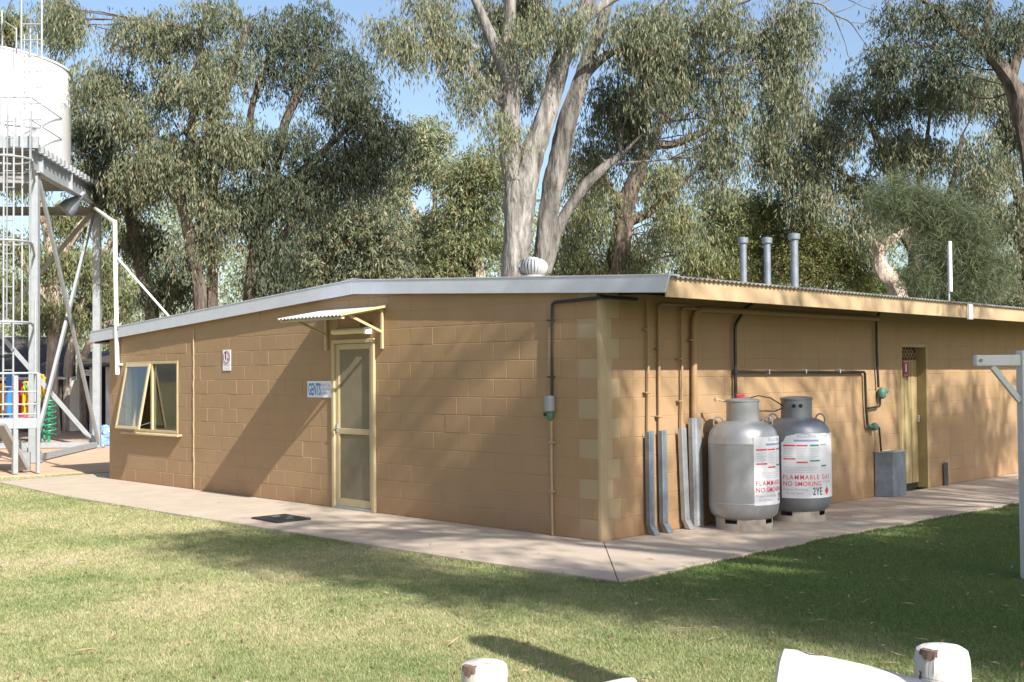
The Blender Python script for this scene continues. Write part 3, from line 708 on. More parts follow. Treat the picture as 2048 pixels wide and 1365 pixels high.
# red sign on plank door
rs = thing('danger_sign', 'small dark red notice on the plank door beside the gas pipes', 'sign', (6.36, .09, 1.68))
G().box((6.50, rd-.042, 1.555), (6.66, rd-.036, 1.80)).build('plate', M['darkred'], rs, .001)
G().box((6.565, rd-.044, 1.63), (6.595, rd-.0425, 1.745)).build('pictogram', M['sign'], rs)
def on_door(x0, z): return lambda u, v: (x0+u, rd-.0435, z+v)
text_obj('DANGER', .03, 'lettering', M['sign'], rs, on_door(6.515, 1.765), 1.0)
text_obj('KEEP OUT', .026, 'lettering', M['sign'], rs, on_door(6.515, 1.575), 1.0)
# steel stub
st = G(); st.prism([(7.40, -.03, 0), (7.50, -.03, 0), (7.50, -.036, 0), (7.40, -.036, 0)], (0, 0, .33)); st.prism([(7.40, -.036, 0), (7.406, -.036, 0), (7.406, -.09, 0), (7.40, -.09, 0)], (0, 0, .33))
tag(st.build('steel_stub', M['galv_dk']), 'short upright steel angle right of the plank door', 'steel angle')

# ------------------------------------------------------------------ gas cylinders
def cylinder(c, mm, lab, a0, torn, red_tap):
    RB = .368
    t_ = thing('gas_cylinder', lab, 'gas cylinder', (*c, 0), 'gas cylinders against the wall')
    prof = [(.05, .085), (.20, .088), (.29, .11), (.345, .155), (RB-.004, .22), (RB, .27), (RB, .275), (RB+.002, .28), (RB, .285), (RB, .295), (RB, .89), (RB, .90), (RB+.002, .905), (RB, .91), (RB-.006, .965), (.345, 1.03), (.30, 1.085), (.235, 1.122), (.17, 1.138), (.05, 1.145)]
    G().lathe(prof, (*c, 0), 160).build('body', mm, t_, 0, True)
    # foot ring with cut-outs, built as arc pieces
    g = G()
    for k in range(4):
        for (t0, t1, z1) in ((0, 62, .125), (62, 90, .07)):
            ts = np.radians(np.linspace(t0, t1, 8)+k*90+20); vs = []
            for tt in ts:
                for (r_, z_) in ((.292, 0), (.297, 0), (.297, z1), (.292, z1)): vs.append((c[0]+r_*math.cos(tt), c[1]+r_*math.sin(tt), z_))
            fs = []
            for i in range(7):
                for j in range(4): fs.append((i*4+j, i*4+(j+1) % 4, i*4+4+(j+1) % 4, i*4+4+j))
            fs += [(0,1,2,3), (31,30,29,28)]; g.add(vs, fs)
    g.build('foot_ring', M['rust'], t_, 0, True)
    ns = 40; vs = []; fs = []
    for (r_, z_) in ((.166, 1.13), (.172, 1.13), (.172, 1.335), (.182, 1.34), (.182, 1.352), (.17, 1.362), (.10, 1.374), (0.001, 1.378)):
        for j in range(ns):
            tt = 2*math.pi*j/ns; vs.append((c[0]+r_*math.cos(tt), c[1]+r_*math.sin(tt), z_))
    for i in range(7):
        for j in range(ns): fs.append((i*ns+j, i*ns+(j+1) % ns, (i+1)*ns+(j+1) % ns, (i+1)*ns+j))
    G().add(vs, fs).build('collar', mm, t_, 0, True)
    vd = math.atan2(CAM[1]-c[1], CAM[0]-c[0])        # bearing of the observer's side of the vessel
    if torn:
        for da in (-.12, -.55):
            q = vd-da-.28; p = np.array([c[0]+.1725*math.cos(q), c[1]+.1725*math.sin(q), 1.27]); n_ = np.array([math.cos(q), math.sin(q), 0])
            G().tube([p-n_*.002, p+n_*.003], .022, 12).build('vent_hole', M['dark'], t_)
    for s in (-1, 1):
        q = vd+s*1.35; e = np.array([math.cos(q), math.sin(q), 0.0]); base = np.array([c[0], c[1], 0.0]); sd = np.array([-e[1], e[0], 0])
        pts = [base+e*.30+np.array([0,0,1.06]), base+e*.305+np.array([0,0,1.14]), base+e*.275+np.array([0,0,1.185]), base+e*.235+np.array([0,0,1.18]), base+e*.205+np.array([0,0,1.12])]
        pts = [base+e*(.262+.052*math.cos(a_))+np.array([0,0,1.115+.065*math.sin(a_)]) for a_ in np.linspace(-.5, math.pi+.2, 9)]
        G().tube(pts, .009, 7).build('lifting_lug', mm, t_, 0, True)
    if red_tap:
        G().tube([(c[0]-.02, c[1]+.02, 1.37), (c[0]-.02, c[1]+.02, 1.40)], .012, 8).tube([(c[0]-.07, c[1]+.03, 1.405), (c[0]+.03, c[1]-.0, 1.405)], .014, 8).build('tap', M['red'], t_, 0, True)
    # label wrapped round the body; angles measured clockwise from above (towards the viewer's right)
    rl = RB+.0035
    def W(r_): return lambda u, v: (c[0]+r_*math.cos(vd+a0+u/RB), c[1]+r_*math.sin(vd+a0+u/RB), .272+v)
    WID, HT = .76, .705
    nu = 28; vs = []; fs = []
    for i in range(nu+1):
        u = WID*i/nu
        top = HT
        if torn: top = HT-.004+(.0 if i > 5 else [-.095, -.085, -.03, -.022, -.012, -.010][i])+.003*math.sin(i*1.1)
        for v in (0, top): vs.append(W(rl)(u, v))
    for i in range(nu): fs.append((2*i, 2*i+2, 2*i+3, 2*i+1))
    lab_ = G().add(vs, fs).build('label_sheet', M['label'], t_, 0, True)
    def bar(u0, u1, v0, v1, m_, name='printed_bar'):
        k = max(2, int((u1-u0)/.03)); vs = []; fs = []
        for i in range(k+1):
            u = u0+(u1-u0)*i/k
            for v in (v0, v1): vs.append(W(rl+.0015)(u, v))
        for i in range(k): fs.append((2*i, 2*i+2, 2*i+3, 2*i+1))
        return G().add(vs, fs).build(name, m_, lab_, 0, True)
    y_ = HT
    for (u0, u1, v, m_) in ((.025, .155, .565, 'red_ink'), (.165, .285, .565, 'red_ink'), (.31, .42, .565, 'green_ink'), (.44, .53, .570, 'grey_ink'), (.025, .155, .420, 'red_ink'), (.165, .285, .382, 'red_ink'), (.31, .43, .398, 'green_ink'), (.45, .53, .34, 'green_ink')):
        bar(u0, u1, v, v+.016, M[m_])
    bar(.14, .42, .615, .637, M['pale_ink'])
    def tx(s_, size, u, v, m_, sq=1.0, bold=0.0, gap=1.0):
        f_ = W(rl+.002); return text_obj(s_, size, 'lettering', M[m_], lab_, lambda a_, b_: f_(u+a_, v+b_), sq, bold, 'LEFT', gap)
    tx('REGIONAL', .062, .17, .655, 'grey_ink', .75); tx('LPG GAS', .05, .40, .655, 'grey_ink', .8)
    tx('FLAMMABLE GAS', .070, .015, .205, 'red_ink', .86, .0005, 1.32)
    tx('NO SMOKING', .070, .015, .135, 'red_ink', .92, .0005, 1.08); tx('IN THIS AREA', .03, .46, .165, 'grey_ink', .8)
    tx('Propane Decanting', .036, .02, .085, 'grey_ink', .95); tx('No Self Serve', .034, .05, .045, 'grey_ink', .95)
    tx('2YE', .115, .335, .035, 'black_ink', .68, .001)
    f_ = W(rl+.002); G().add([f_(.50, .075), f_(.535, .025), f_(.57, .075), f_(.535, .125)], [(0,1,2,3)]).build('diamond_mark', M['red_ink'], lab_)
    for k in range(7):
        for (u0, u1) in ((.03, .15), (.17, .28), (.31, .42)):
            L_ = rng.uniform(.55, 1.0); bar(u0, u0+(u1-u0)*L_, .54-.018*k, .5435-.018*k, M['grey_ink'], 'small_print')
    for k in range(4): bar(.03, .35+.05*rng.random(), .335-.018*k, .3385-.018*k, M['grey_ink'], 'small_print')
    return t_
cylinder((1.77, -.45), M['cyl'], 'bright silver gas cylinder in front with red tap on its lid', .29, False, True)
cylinder((2.75, -.50), M['cyl_dk'], 'gas cylinder darkened as if shaded, behind the silver one, with torn label', -.47, True, False)
hz = thing('hose', 'thin looped hose joining the two gas cylinders', 'hose', (2.3, -.3, 1.3))
G().tube([(1.93, -.40, 1.30), (2.05, -.36, 1.37), (2.25, -.33, 1.39), (2.45, -.36, 1.36), (2.60, -.42, 1.27)], .007, 6).tube([(2.228, -.05, 1.37), (2.1, -.15, 1.30), (2.3, -.3, 1.22), (2.5, -.38, 1.21), (2.62, -.42, 1.25)], .007, 6).build('tube', M['black'], hz, 0, True)
G().lathe([(.01, -.02), (.022, -.015), (.022, .015), (.01, .02)], (1.62, -.22, 1.36), 10).tube([(1.62, -.22, 1.36), (1.70, -.33, 1.33)], .01, 6).build('brass_fitting', M['cream'], hz, 0, True)

# ------------------------------------------------------------------ roof fittings
tv = thing('turbine_vent', 'white ribbed spinning turbine ventilator on the roof', 'roof vent', (.98, 1.88, 2.7))
vc = at(1065, 553, 13.5)
tv.location = (vc[0], vc[1], rtop(vc[1])-.02)
zb = rtop(vc[1])-.03
G().lathe([(.12, 0), (.12, .10), (.13, .12)], (vc[0], vc[1], zb), 24).build('throat', M['vent'], tv, 0, True)
for k in range(26):
    t0 = 2*math.pi*k/26; vs = []
    for j in range(9):
        ph = -1.15+2.25*j/8; r_ = .05+.118*math.cos(ph); z_ = .215+.105*math.sin(ph)
        for dd, dr in ((0, 0), (.17, .012)): vs.append((vc[0]+(r_+dr)*math.cos(t0+dd), vc[1]+(r_+dr)*math.sin(t0+dd), zb+z_))
    G().add(vs, [(2*j, 2*j+1, 2*j+3, 2*j+2) for j in range(8)]).build('blade', M['vent'], tv, 0, True)
G().lathe([(.075, .31), (.07, .325), (.02, .333)], (vc[0], vc[1], zb), 20).build('cap', M['vent'], tv, 0, True)
G().lathe([(.06, .10), (.135, .17), (.145, .215), (.13, .27), (.06, .315)], (vc[0], vc[1], zb), 20).build('core', M['galv_dk'], tv, 0, True)  # dark drum added so the gaps between blades look shaded
for k, (px, py, rr) in enumerate(((1486, 476, .044), (1534, 476, .044), (1588, 468, .05))):
    p = at(px, py, 15.0)
    fl = thing('roof_flue', ['leftmost of the three grey flue pipes on the roof', 'middle of the three grey flue pipes on the roof', 'rightmost and tallest of the three grey flue pipes'][k], 'flue', (p[0], p[1], rtop(p[1])), 'flue pipes on the roof')
    H = p[2]; zb_ = rtop(p[1])-.05
    G().lathe([(rr, zb_), (rr, H-.05)], (p[0], p[1], 0), 20).build('pipe', M['galv_dk'], fl, 0, True)
    G().lathe([(rr+.002, H-.085), (rr*1.5, H-.07), (rr*1.55, H-.005), (rr*1.35, H), (.01, H+.012)], (p[0], p[1], 0), 20).build('cowl', M['galv_dk'], fl, 0, True)
    G().lathe([(rr+.05, zb_+.02), (rr+.004, zb_+.09)], (p[0], p[1], 0), 20, False).build('flashing', M['galv_dk'], fl, 0, True)
p0, p1, p2 = at(1897, 600, 17), at(1898, 584, 17), at(1898, 483, 17)
an = thing('roof_antenna', 'pale upright panel antenna on a thin pole above the roof', 'antenna', tuple(p0))
G().tube([(p1[0], p1[1], rtop(p1[1])-.05), (p1[0], p1[1], p2[2]-.05)], .013, 8).build('pole', M['galv'], an, 0, True)
G().box((p1[0]-.027, p1[1]-.045, p1[2]), (p1[0]+.027, p1[1]-.014, p2[2])).build('panel', M['white'], an, .006)
for z in (p1[2]+.1, p2[2]-.15): G().box((p1[0]-.02, p1[1]-.014, z), (p1[0]+.02, p1[1]+.018, z+.03)).build('clamp', M['rust'], an)

# ------------------------------------------------------------------ white timber frame at the right
fr = thing('white_timber_frame', 'white painted timber post with braced crossarm on the lawn edge', 'timber frame', (.84, -3.75, 0))
PC = np.array([.862, -3.80]); ad_ = np.array([-.712, .702]); nd = np.array([-.702, -.712])
def pt(a_, n_, z): q = PC+ad_*a_+nd*n_; return (q[0], q[1], z)
G().prism([pt(.075, .06, -.05), pt(-.075, .06, -.05), pt(-.075, -.06, -.05), pt(.075, -.06, -.05)], (0, 0, 1.855)).build('post', M['white_frame'], fr, .006)
G().beam(pt(.435, .012, 1.728), pt(.0765, .012, 1.728), .07, .088).build('crossarm', M['white_frame'], fr, .006)
G().beam(pt(.30, .012, 1.683), pt(.078, .012, 1.40), .045, .045).build('brace', M['white_frame'], fr, .004)
for (a_, z, n_) in ((.40, 1.73, .05), (.0, 1.765, .062), (.0, 1.695, .062)):
    p_ = np.array(pt(a_, n_-.004, z)); G().tube([p_, p_+np.array([*nd*.012, 0])], .013, 8).build('bolt', M['galv_dk'], fr)
G().tube([pt(.10, .03, 1.655), pt(.2, .04, 1.665), pt(.28, .03, 1.672)], .003, 5).build('wire', M['galv'], fr)

# ------------------------------------------------------------------ white log barrier in the foreground
def log(p, q, r_, name, lab, cat, seedv, grp=None, dome=.02):
    rs_ = np.random.default_rng(seedv); p = np.array(p, float); q = np.array(q, float); d = q-p; L = np.linalg.norm(d); d /= L
    a_ = np.cross(d, (0, 0, 1)); 
    if np.linalg.norm(a_) < .1: a_ = np.cross(d, (0, 1, 0))
    a_ /= np.linalg.norm(a_); b_ = np.cross(d, a_); n = 40; k = 18
    ph = rs_.uniform(0, 6.28, 6); split = rs_.uniform(0, 2*math.pi, 5)
    vs = []; fs = []
    for i in range(k+1):
        s_ = i/k
        rr_ = r_*(1+.03*math.sin(s_*5+ph[0])+.02*math.sin(s_*11+ph[1]))
        if i in (0, k): rr_ *= .95
        for j in range(n):
            t_ = 2*math.pi*j/n; f = 1+.02*math.sin(3*t_+ph[2]+s_*2)+.014*math.sin(7*t_+ph[3]+s_*5)
            for sp in split:
                dt = abs((t_-sp-.08*math.sin(s_*7+sp)+math.pi) % (2*math.pi)-math.pi)
                if dt < .09: f -= .05*(1-dt/.09)*(.4+.6*abs(math.sin(s_*4+sp)))
            vs.append(p+d*L*s_+rr_*f*(a_*math.cos(t_)+b_*math.sin(t_)))
    for i in range(k):
        for j in range(n): fs.append((i*n+j, i*n+(j+1) % n, (i+1)*n+(j+1) % n, (i+1)*n+j))
    for e, base in ((p, 0), (q, k*n)):
        sgn = -1 if base == 0 else 1; o = len(vs)
        for j in range(n):
            v = np.array(vs[base+j]); vs.append(e+(v-e)*.82+d*sgn*dome*.6)
        for j in range(n):
            v = np.array(vs[base+j]); vs.append(e+(v-e)*.4+d*sgn*(dome*.9+rs_.normal(0, .0015)))
        vs.append(e+d*sgn*dome)
        for j in range(n):
            j2 = (j+1) % n; fs += [(base+j, base+j2, o+j2, o+j), (o+j, o+j2, o+n+j2, o+n+j), (o+n+j, o+n+j2, o+2*n)]
    t_ = thing(name, lab, cat, tuple(p), grp)
    G().add(vs, fs).build('timber', M['log_rail' if name == 'log_rail' else 'log'], t_, 0, True)
    # bare splits where the paint has flaked
    for i in range(10):
        tt = rs_.uniform(0, 2*math.pi); s0 = rs_.uniform(.05, .8); s1 = min(.98, s0+rs_.uniform(.06, .25)); vs = []; m_ = 6
        for u in range(m_+1):
            s_ = s0+(s1-s0)*u/m_; wdt = .0045*math.sin(math.pi*(u+.3)/(m_+.6))+.0012; c_ = tt+.05*math.sin(u*1.3+i)
            for sg in (-1, 1):
                ang_ = c_+sg*wdt/r_; vs.append(p+d*L*s_+r_*1.035*(a_*math.cos(ang_)+b_*math.sin(ang_)))
        G().add(vs, [(2*u, 2*u+1, 2*u+3, 2*u+2) for u in range(m_)]).build('split', M['crack'], t_)
    return t_, a_, b_
def chip(t_, c, r_, a0, z):
    """patch of bare wood at the rim of a post top"""
    vs = []
    for i in range(7):
        u = a0+(i-3)*.13
        vs.append((c[0]+r_*1.03*math.cos(u), c[1]+r_*1.03*math.sin(u), z-.028+.02*abs(i-3)/3+.008*math.sin(i*2.7)))
        vs.append((c[0]+r_*.985*math.cos(u), c[1]+r_*.985*math.sin(u), z+.012))
    fs = [(2*i, 2*i+2, 2*i+3, 2*i+1) for i in range(6)]
    o = len(vs)
    for i in range(7):
        u = a0+(i-3)*.13; vs.append((c[0]+r_*(.80+.05*math.sin(i*1.9))*math.cos(u), c[1]+r_*(.80+.05*math.sin(i*1.9))*math.sin(u), z+.0165))
    fs += [(2*i+1, 2*i+3, o+i+1, o+i) for i in range(6)]
    G().add(vs, fs).build('bare_chip', M['crack'], t_)
B1, B2 = (-5.30, -3.94), (-3.90, -5.28)
t1, _, _ = log((*B1, -.1), (*B1, .435), .102, 'bollard', 'short white timber bollard standing left of the fallen log rail', 'bollard', 3, 'white timber bollards')
chip(t1, B1, .100, math.atan2(CAM[1]-B1[1], CAM[0]-B1[0])-.75, .435)
t2, _, _ = log((*B2, -.1), (*B2, .475), .112, 'bollard', 'thick white timber bollard with chipped rim at the right end of the log rail', 'bollard', 5, 'white timber bollards')
chip(t2, B2, .110, math.atan2(CAM[1]-B2[1], CAM[0]-B2[0])-.55, .475)
ra, rb = at(1562, 1350, 4.72), at(1950, 1440, 4.45)
log(ra, rb, .110, 'log_rail', 'white painted log rail sloping down to the thick bollard', 'log rail', 11, 'white log rails')
ra2, rb2 = at(1272, 1402, 4.75), at(960, 1475, 4.55)
log(ra2, rb2, .098, 'log_rail', 'white log rail end just peeping up at the bottom edge of the lawn', 'log rail', 12, 'white log rails')
# invented tall post, added just outside the view to cast the lawn's rounded shadow
log((-4.42, -6.28, -.2), (-4.42, -6.28, 3.2), .15, 'shadow_post', 'invented unseen white post added to cast the shadow on the lawn', 'post', 21, None, .10)

# ------------------------------------------------------------------ water tower
L1 = np.array([.676, 15.32, 0]); _l2 = at(194, 700, 27.5); L2 = np.array([_l2[0], _l2[1], 0])
sd_ = (L2-L1); SL_ = np.linalg.norm(sd_); sd_ /= SL_; pd_ = np.array([-sd_[1], sd_[0], 0])
L3 = L1+pd_*SL_; L4 = L2+pd_*SL_
tw = thing('tank_stand', 'tall galvanised steel tower with ladder and landing holding up the white water tank', 'tower', tuple(L1))
ZB = 5.72; ZI = .40
def V3(p, z): return np.array([p[0], p[1], z])
def ibeam(p, q, h, wd, name, m_):
    d = (q-p); sdv = np.cross(d/np.linalg.norm(d), (0,0,1))
    g = G(); g.beam(p, q, .012, h-.03)
    g.beam(p+np.array([0,0,h/2-.0075]), q+np.array([0,0,h/2-.0075]), wd, .015); g.beam(p-np.array([0,0,h/2-.0075]), q-np.array([0,0,h/2-.0075]), wd, .015)
    return g.build(name, m_, tw)
for p in (L1, L2, L3, L4):
    g = G(); d = .085
    c4 = [p+(sd_*a+pd_*b_)*d for a, b_ in ((-1,-1),(1,-1),(1,1),(-1,1))]
    g.prism([V3(c, -.1) for c in c4], (0, 0, ZB+.1-.03)); leg = g.build('leg', M['tower'], tw, .006)
    G().prism([V3(p+(sd_*a+pd_*b_)*.15, ZB-.029) for a, b_ in ((-1,-1),(1,-1),(1,1),(-1,1))], (0, 0, .026)).build('cap_plate', M['tower'], leg)
    G().prism([V3(p+(sd_*a+pd_*b_)*.16, .0) for a, b_ in ((-1,-1),(1,-1),(1,1),(-1,1))], (0, 0, .02)).build('base_plate', M['tower'], leg)
ov = .28
for a, b_ in ((L1, L2), (L3, L4)):
    sgn = -1 if a is L1 else 1
    e0, e1 = V3(a-sd_*ov, ZB+ZI/2), V3(b_+sd_*ov, ZB+ZI/2)
    ibeam(e0, e1, ZI, .17, 'main_beam', M['tower'])
    for k in (0.06, .5, .97):
        c = a+(b_-a)*k; G().beam(V3(c, ZB+.02), V3(c, ZB+ZI-.02), .165, .012, tuple(sd_)).build('web_stiffener', M['tower'], tw)
g0 = L1-sd_*ov-pd_*.16; 
G().beam(V3(g0+sd_*.02, ZB+ZI+.14), V3(g0+sd_*.02+pd_*(SL_+.4), ZB+ZI+.14), .09, .24).build('edge_channel', M['tower'], tw, .006)
nj = 19
for k in range(nj):
    c = L1+sd_*(-.12+(SL_+.36)*k/(nj-1)); q0 = V3(c-pd_*.14, ZB+ZI+.062); q1 = V3(c+pd_*(SL_+.14), ZB+ZI+.062)
    G().beam(q0, q1, .09, .12).build('joist', M['tower'], tw)
G().prism([V3(L1-sd_*.1-pd_*.05, ZB+ZI+.125), V3(L2+sd_*.1-pd_*.05, ZB+ZI+.125), V3(L4+sd_*.1+pd_*.05, ZB+ZI+.125), V3(L3-sd_*.1+pd_*.05, ZB+ZI+.125)], (0,0,.02)).build('deck', M['tower_dk'], tw)
ibeam(V3(L2+pd_*.1, ZB-.12), V3(L4-pd_*.1, ZB-.12), .2, .12, 'cross_beam', M['tower_dk'])
ibeam(V3(L1+pd_*.1, ZB-.12), V3(L3-pd_*.1, ZB-.12), .2, .12, 'cross_beam', M['tower_dk'])
def brace(p, q, off, name='brace', m_='tower', w_=.1):
    G().beam(np.array(p)+off, np.array(q)+off, .06, w_).build(name, M[m_], tw, .004)
o1 = -pd_*.03
brace(V3(L1+sd_*.08, ZB-.1), V3(L2-sd_*.08, .12), -pd_*.05); brace(V3(L2-sd_*.08, ZB-.1), V3(L1+sd_*.08, .12), pd_*.05)
brace(V3(L2+pd_*.1, .14), V3(L4-pd_*.1, ZB-.2), sd_*.05); brace(V3(L2+pd_*.1, ZB-.15), V3(L4-pd_*.1, .14), -sd_*.05, m_='tower_dk')
brace(V3(L1+pd_*.1, .14), V3(L3-pd_*.1, ZB-.2), sd_*.05)
G().beam(V3(L1+sd_*.05, .07), V3(L2, .07), .09, .12).build('base_beam', M['tower'], tw); G().beam(V3(L2, .07), V3(L4, .07), .09, .12).build('base_beam', M['tower'], tw)
# ladder (upper run up the tank side, lower run in a cage)
def rail(pts, r_, name, m_='tower'): return G().tube(pts, r_*.8, 7).build(name, M[m_], tw, 0, True)
DL = 20.9
ua, ub = at(42, 300, 21.6), at(83, 300, 21.6)
ztop = 9.0
ladder = rail([V3(ua, ZB+ZI+.1), V3(ua, 8.28), V3(ua, ztop)], .024, 'ladder_stile'); rail([V3(ub, ZB+ZI+.1), V3(ub, ztop-.1)], .024, 'ladder_stile')
for z in np.arange(ZB+ZI+.35, 8.5, .30):
    G().tube([V3(ua, z), V3(ub, z)], .013, 6).build('rung', M['tower'], tw, 0, True)
ibk = at(60, 300, 22.1)
for dx_ in (-12, 14):
    q = at(60+dx_, 300, 22.2); rail([V3(q, ZB+ZI+.14), V3(q, 8.25)], .016, 'stand_off_bar')
rail([V3(ua, ztop-.04), V3(at(20, 300, 22.2), ztop-.12), V3(at(4, 300, 22.6), ztop-.45), V3(at(2, 300, 22.8), 8.3)], .018, 'grab_loop')
rail([V3(at(32, 300, 23.4), 8.2), V3(at(32, 300, 23.4), 8.75)], .02, 'roof_stanchion'); rail([V3(at(61, 300, 23.8), 8.1), V3(at(60, 300, 23.8), 8.85)], .02, 'roof_stanchion'); rail([V3(at(4, 300, 23.2), 8.2), V3(at(3, 300, 23.2), 9.05)], .022, 'roof_stanchion')
rail([V3(at(4, 300, 23.2), 8.85), V3(at(32, 300, 23.4), 8.72)], .012, 'roof_rail'); rail([V3(at(32, 300, 23.4), 8.32), V3(ub, 8.32)], .012, 'roof_rail')
# lower ladder and cage
ca, cb2 = at(7, 500, DL), at(27, 500, DL)
zl0, zl1 = 2.62, ZB+ZI+.25
for q in (ca, cb2): rail([V3(q, .95), V3(q, zl1)], .022, 'ladder_stile')
for z in np.arange(1.2, zl1, .3): G().tube([V3(ca, z), V3(cb2, z)], .012, 6).build('rung', M['tower'], tw, 0, True)
cc = at(10, 500, DL-.30); cc2 = np.array([cc[0], cc[1]])
def cage_pt(a_, r_=.43): 
    v = RT[:2]/np.linalg.norm(RT[:2])*math.cos(a_)*r_+FW[:2]/np.linalg.norm(FW[:2])*math.sin(a_)*r_*1.0; return cc2+v
angs = [R(x_) for x_ in (0, 34, -28, -62, 72, -100, 110, 180)]
for a_ in angs:
    q = cage_pt(a_); G().beam((q[0], q[1], zl0), (q[0], q[1], zl1+.1), .022, .006, (math.cos(a_), math.sin(a_), 0)).build('cage_strap', M['tower'], tw)
for z in (zl0+.02, 4.07, 5.55):
    pts = [(*cage_pt(a_, .445), z) for a_ in np.linspace(0, 2*math.pi, 28, endpoint=False)]
    G().tube(pts, .02, 6, closed=True).build('cage_hoop', M['tower'], tw, 0, True)
    G().beam((*cage_pt(.15, .45), z), V3(L1, z), .04, .03).build('cage_tie', M['tower'], tw)
# landing and its rails
lz = .93
la, lb_, lc, ld = at(76, 840, 20.2), at(-160, 860, 19.6), at(-150, 840, 21.4), at(70, 830, 21.6)
G().prism([V3(la, lz-.10), V3(lb_, lz-.10), V3(lc, lz-.10), V3(ld, lz-.10)], (0,0,.1)).build('landing_deck', M['tower_dk'], tw, .006)
G().beam(V3(la, lz-.06), V3(lb_, lz-.06), .05, .18).build('landing_edge', M['tower'], tw, .004)
for q, m_ in ((la, .03), (at(30, 840, 20.1), .042)): G().prism([V3(q, 0)+np.array([a, b_, 0])*m_ for a, b_ in ((-1,-1),(1,-1),(1,1),(-1,1))], (0,0,1.74 if m_ < .04 else 1.70)).build('landing_post', M['tower'], tw, .004)
for z in (1.74, 1.42, 1.20, 1.03): rail([V3(lb_, z), V3(la, z)], .017 if z < 1.7 else .024, 'guard_rail')
for z in (1.74, 1.20): rail([V3(la, z), V3(ld, z)], .02, 'guard_rail')
rail([V3(ld, lz), V3(ld, 3.1)], .03, 'guard_post')
G().beam(V3(at(0, 900, 19.9), .86), V3(at(48, 900, 20.4), .05), .22, .06).build('stair_string', M['tower_dk'], tw)
G().prism([V3(at(44, 915, 20.6), .0)+np.array([a, b_, 0])*.11 for a, b_ in ((-1,-1),(1,-1),(1,1),(-1,1))], (0,0,.34)).build('junction_box', M['galv'], tw, .006)
# platform hand-rails
zd = ZB+ZI+.14
h0, h1 = L1+sd_*.1+pd_*.1, L1+sd_*2.0+pd_*.05
for q, hh in ((h0, .98), (h1, .98)): rail([V3(q, zd), V3(q, zd+hh)], .022, 'platform_stanchion')
for hh in (.97, .52): rail([V3(h0, zd+hh), V3(h1, zd+hh)], .016, 'platform_rail')
rail([V3(L1+sd_*.15+pd_*1.8, zd+.97), V3(h0, zd+.97)], .016, 'platform_rail')
h2 = L1+sd_*1.7+pd_*.3; rail([V3(h0+pd_*.5, zd+.42), V3(h2-sd_*.35, zd+.62), V3(h2, zd+.62), V3(h2, zd)], .022, 'gate_loop')
e1 = L2+sd_*.2
rail([V3(L1+sd_*3.0+pd_*.4, zd+.62), V3(L2-sd_*.35+pd_*.15, zd+.60), V3(e1, zd+.52), V3(e1, zd+.40), V3(e1, zd)], .05, 'outlet_pipe', 'rust')
rail([V3(L1+sd_*3.2, zd+1.9), V3(L2-sd_*.5, zd+.1)], .012, 'guy_rod', 'tower_dk')
# flood light hung below the beam
fl_ = thing('flood_light', 'round pale flood light hung under the tank platform', 'light', (0,0,0))
lc_ = at(152, 402, 26.0); fl_.location = tuple(lc_)
dv = np.array([FW[0]*-.3+RT[0]*-.6, FW[1]*-.3+RT[1]*-.6, -.75]); dv /= np.linalg.norm(dv)
G().tube([lc_-dv*.06, lc_+dv*.16, lc_+dv*.34], [.09, .19, .20], 18).build('hood', M['galv_dk'], fl_, 0, True)
G().tube([lc_-dv*.26, lc_-dv*.06], [.07, .09], 12).build('housing', M['galv_dk'], fl_, 0, True)
G().tube([lc_-dv*.2, np.array([lc_[0], lc_[1], ZB+.02])], .02, 6).build('bracket', M['galv_dk'], fl_, 0, True)
# the tank itself
tc_ = L1+sd_*SL_/2+pd_*SL_/2; TRAD = SL_/2*.985; TH = 2.12
tk = thing('water_tank', 'big white cylindrical steel water tank standing on the tower platform', 'water tank', (tc_[0], tc_[1], ZB+ZI+.145))
z0_ = ZB+ZI+.146
tb = G().lathe([(TRAD-.02, z0_), (TRAD, z0_+.03), (TRAD, z0_+TH*.62), (TRAD+.006, z0_+TH*.62+.01), (TRAD, z0_+TH*.62+.02), (TRAD, z0_+TH-.04), (TRAD+.03, z0_+TH-.03), (TRAD+.03, z0_+TH)], (tc_[0], tc_[1], 0), 96).build('shell', M['tank'], tk, 0, True)
G().lathe([(TRAD+.025, z0_+TH+.001), (TRAD*.5, z0_+TH+.16), (.05, z0_+TH+.26)], (tc_[0], tc_[1], 0), 64).build('lid', M['tank'], tk, 0, True)
# white overflow pipe with its stay
wp = thing('overflow_pipe', 'white pipe from the tower down to the left wall corner with a slanting stay', 'pipe', (-.06, 10.25, 1.7))
q0 = at(190, 417, 27.2); q1 = np.array([-.065, 10.32, 4.16])
mid = q0+(q1-q0)*.985
G().tube([q0, mid+np.array([0,0,.0]), q1+np.array([0,-.0,.02]), q1-np.array([0,.004,.10]), (-.065, 10.30, 3.4), (-.062, 10.235, 1.70)], .035, 10).build('pipe', M['white'], wp, 0, True)
G().tube([(-.06, 10.27, 3.60), (.36, 9.2, 2.53)], .018, 8).build('stay', M['white'], wp, 0, True)
for z in (2.42, 1.86): G().box((-.075, 10.17, z-.014), (.004, 10.30, z+.014)).build('clip', M['white'], wp, .003)

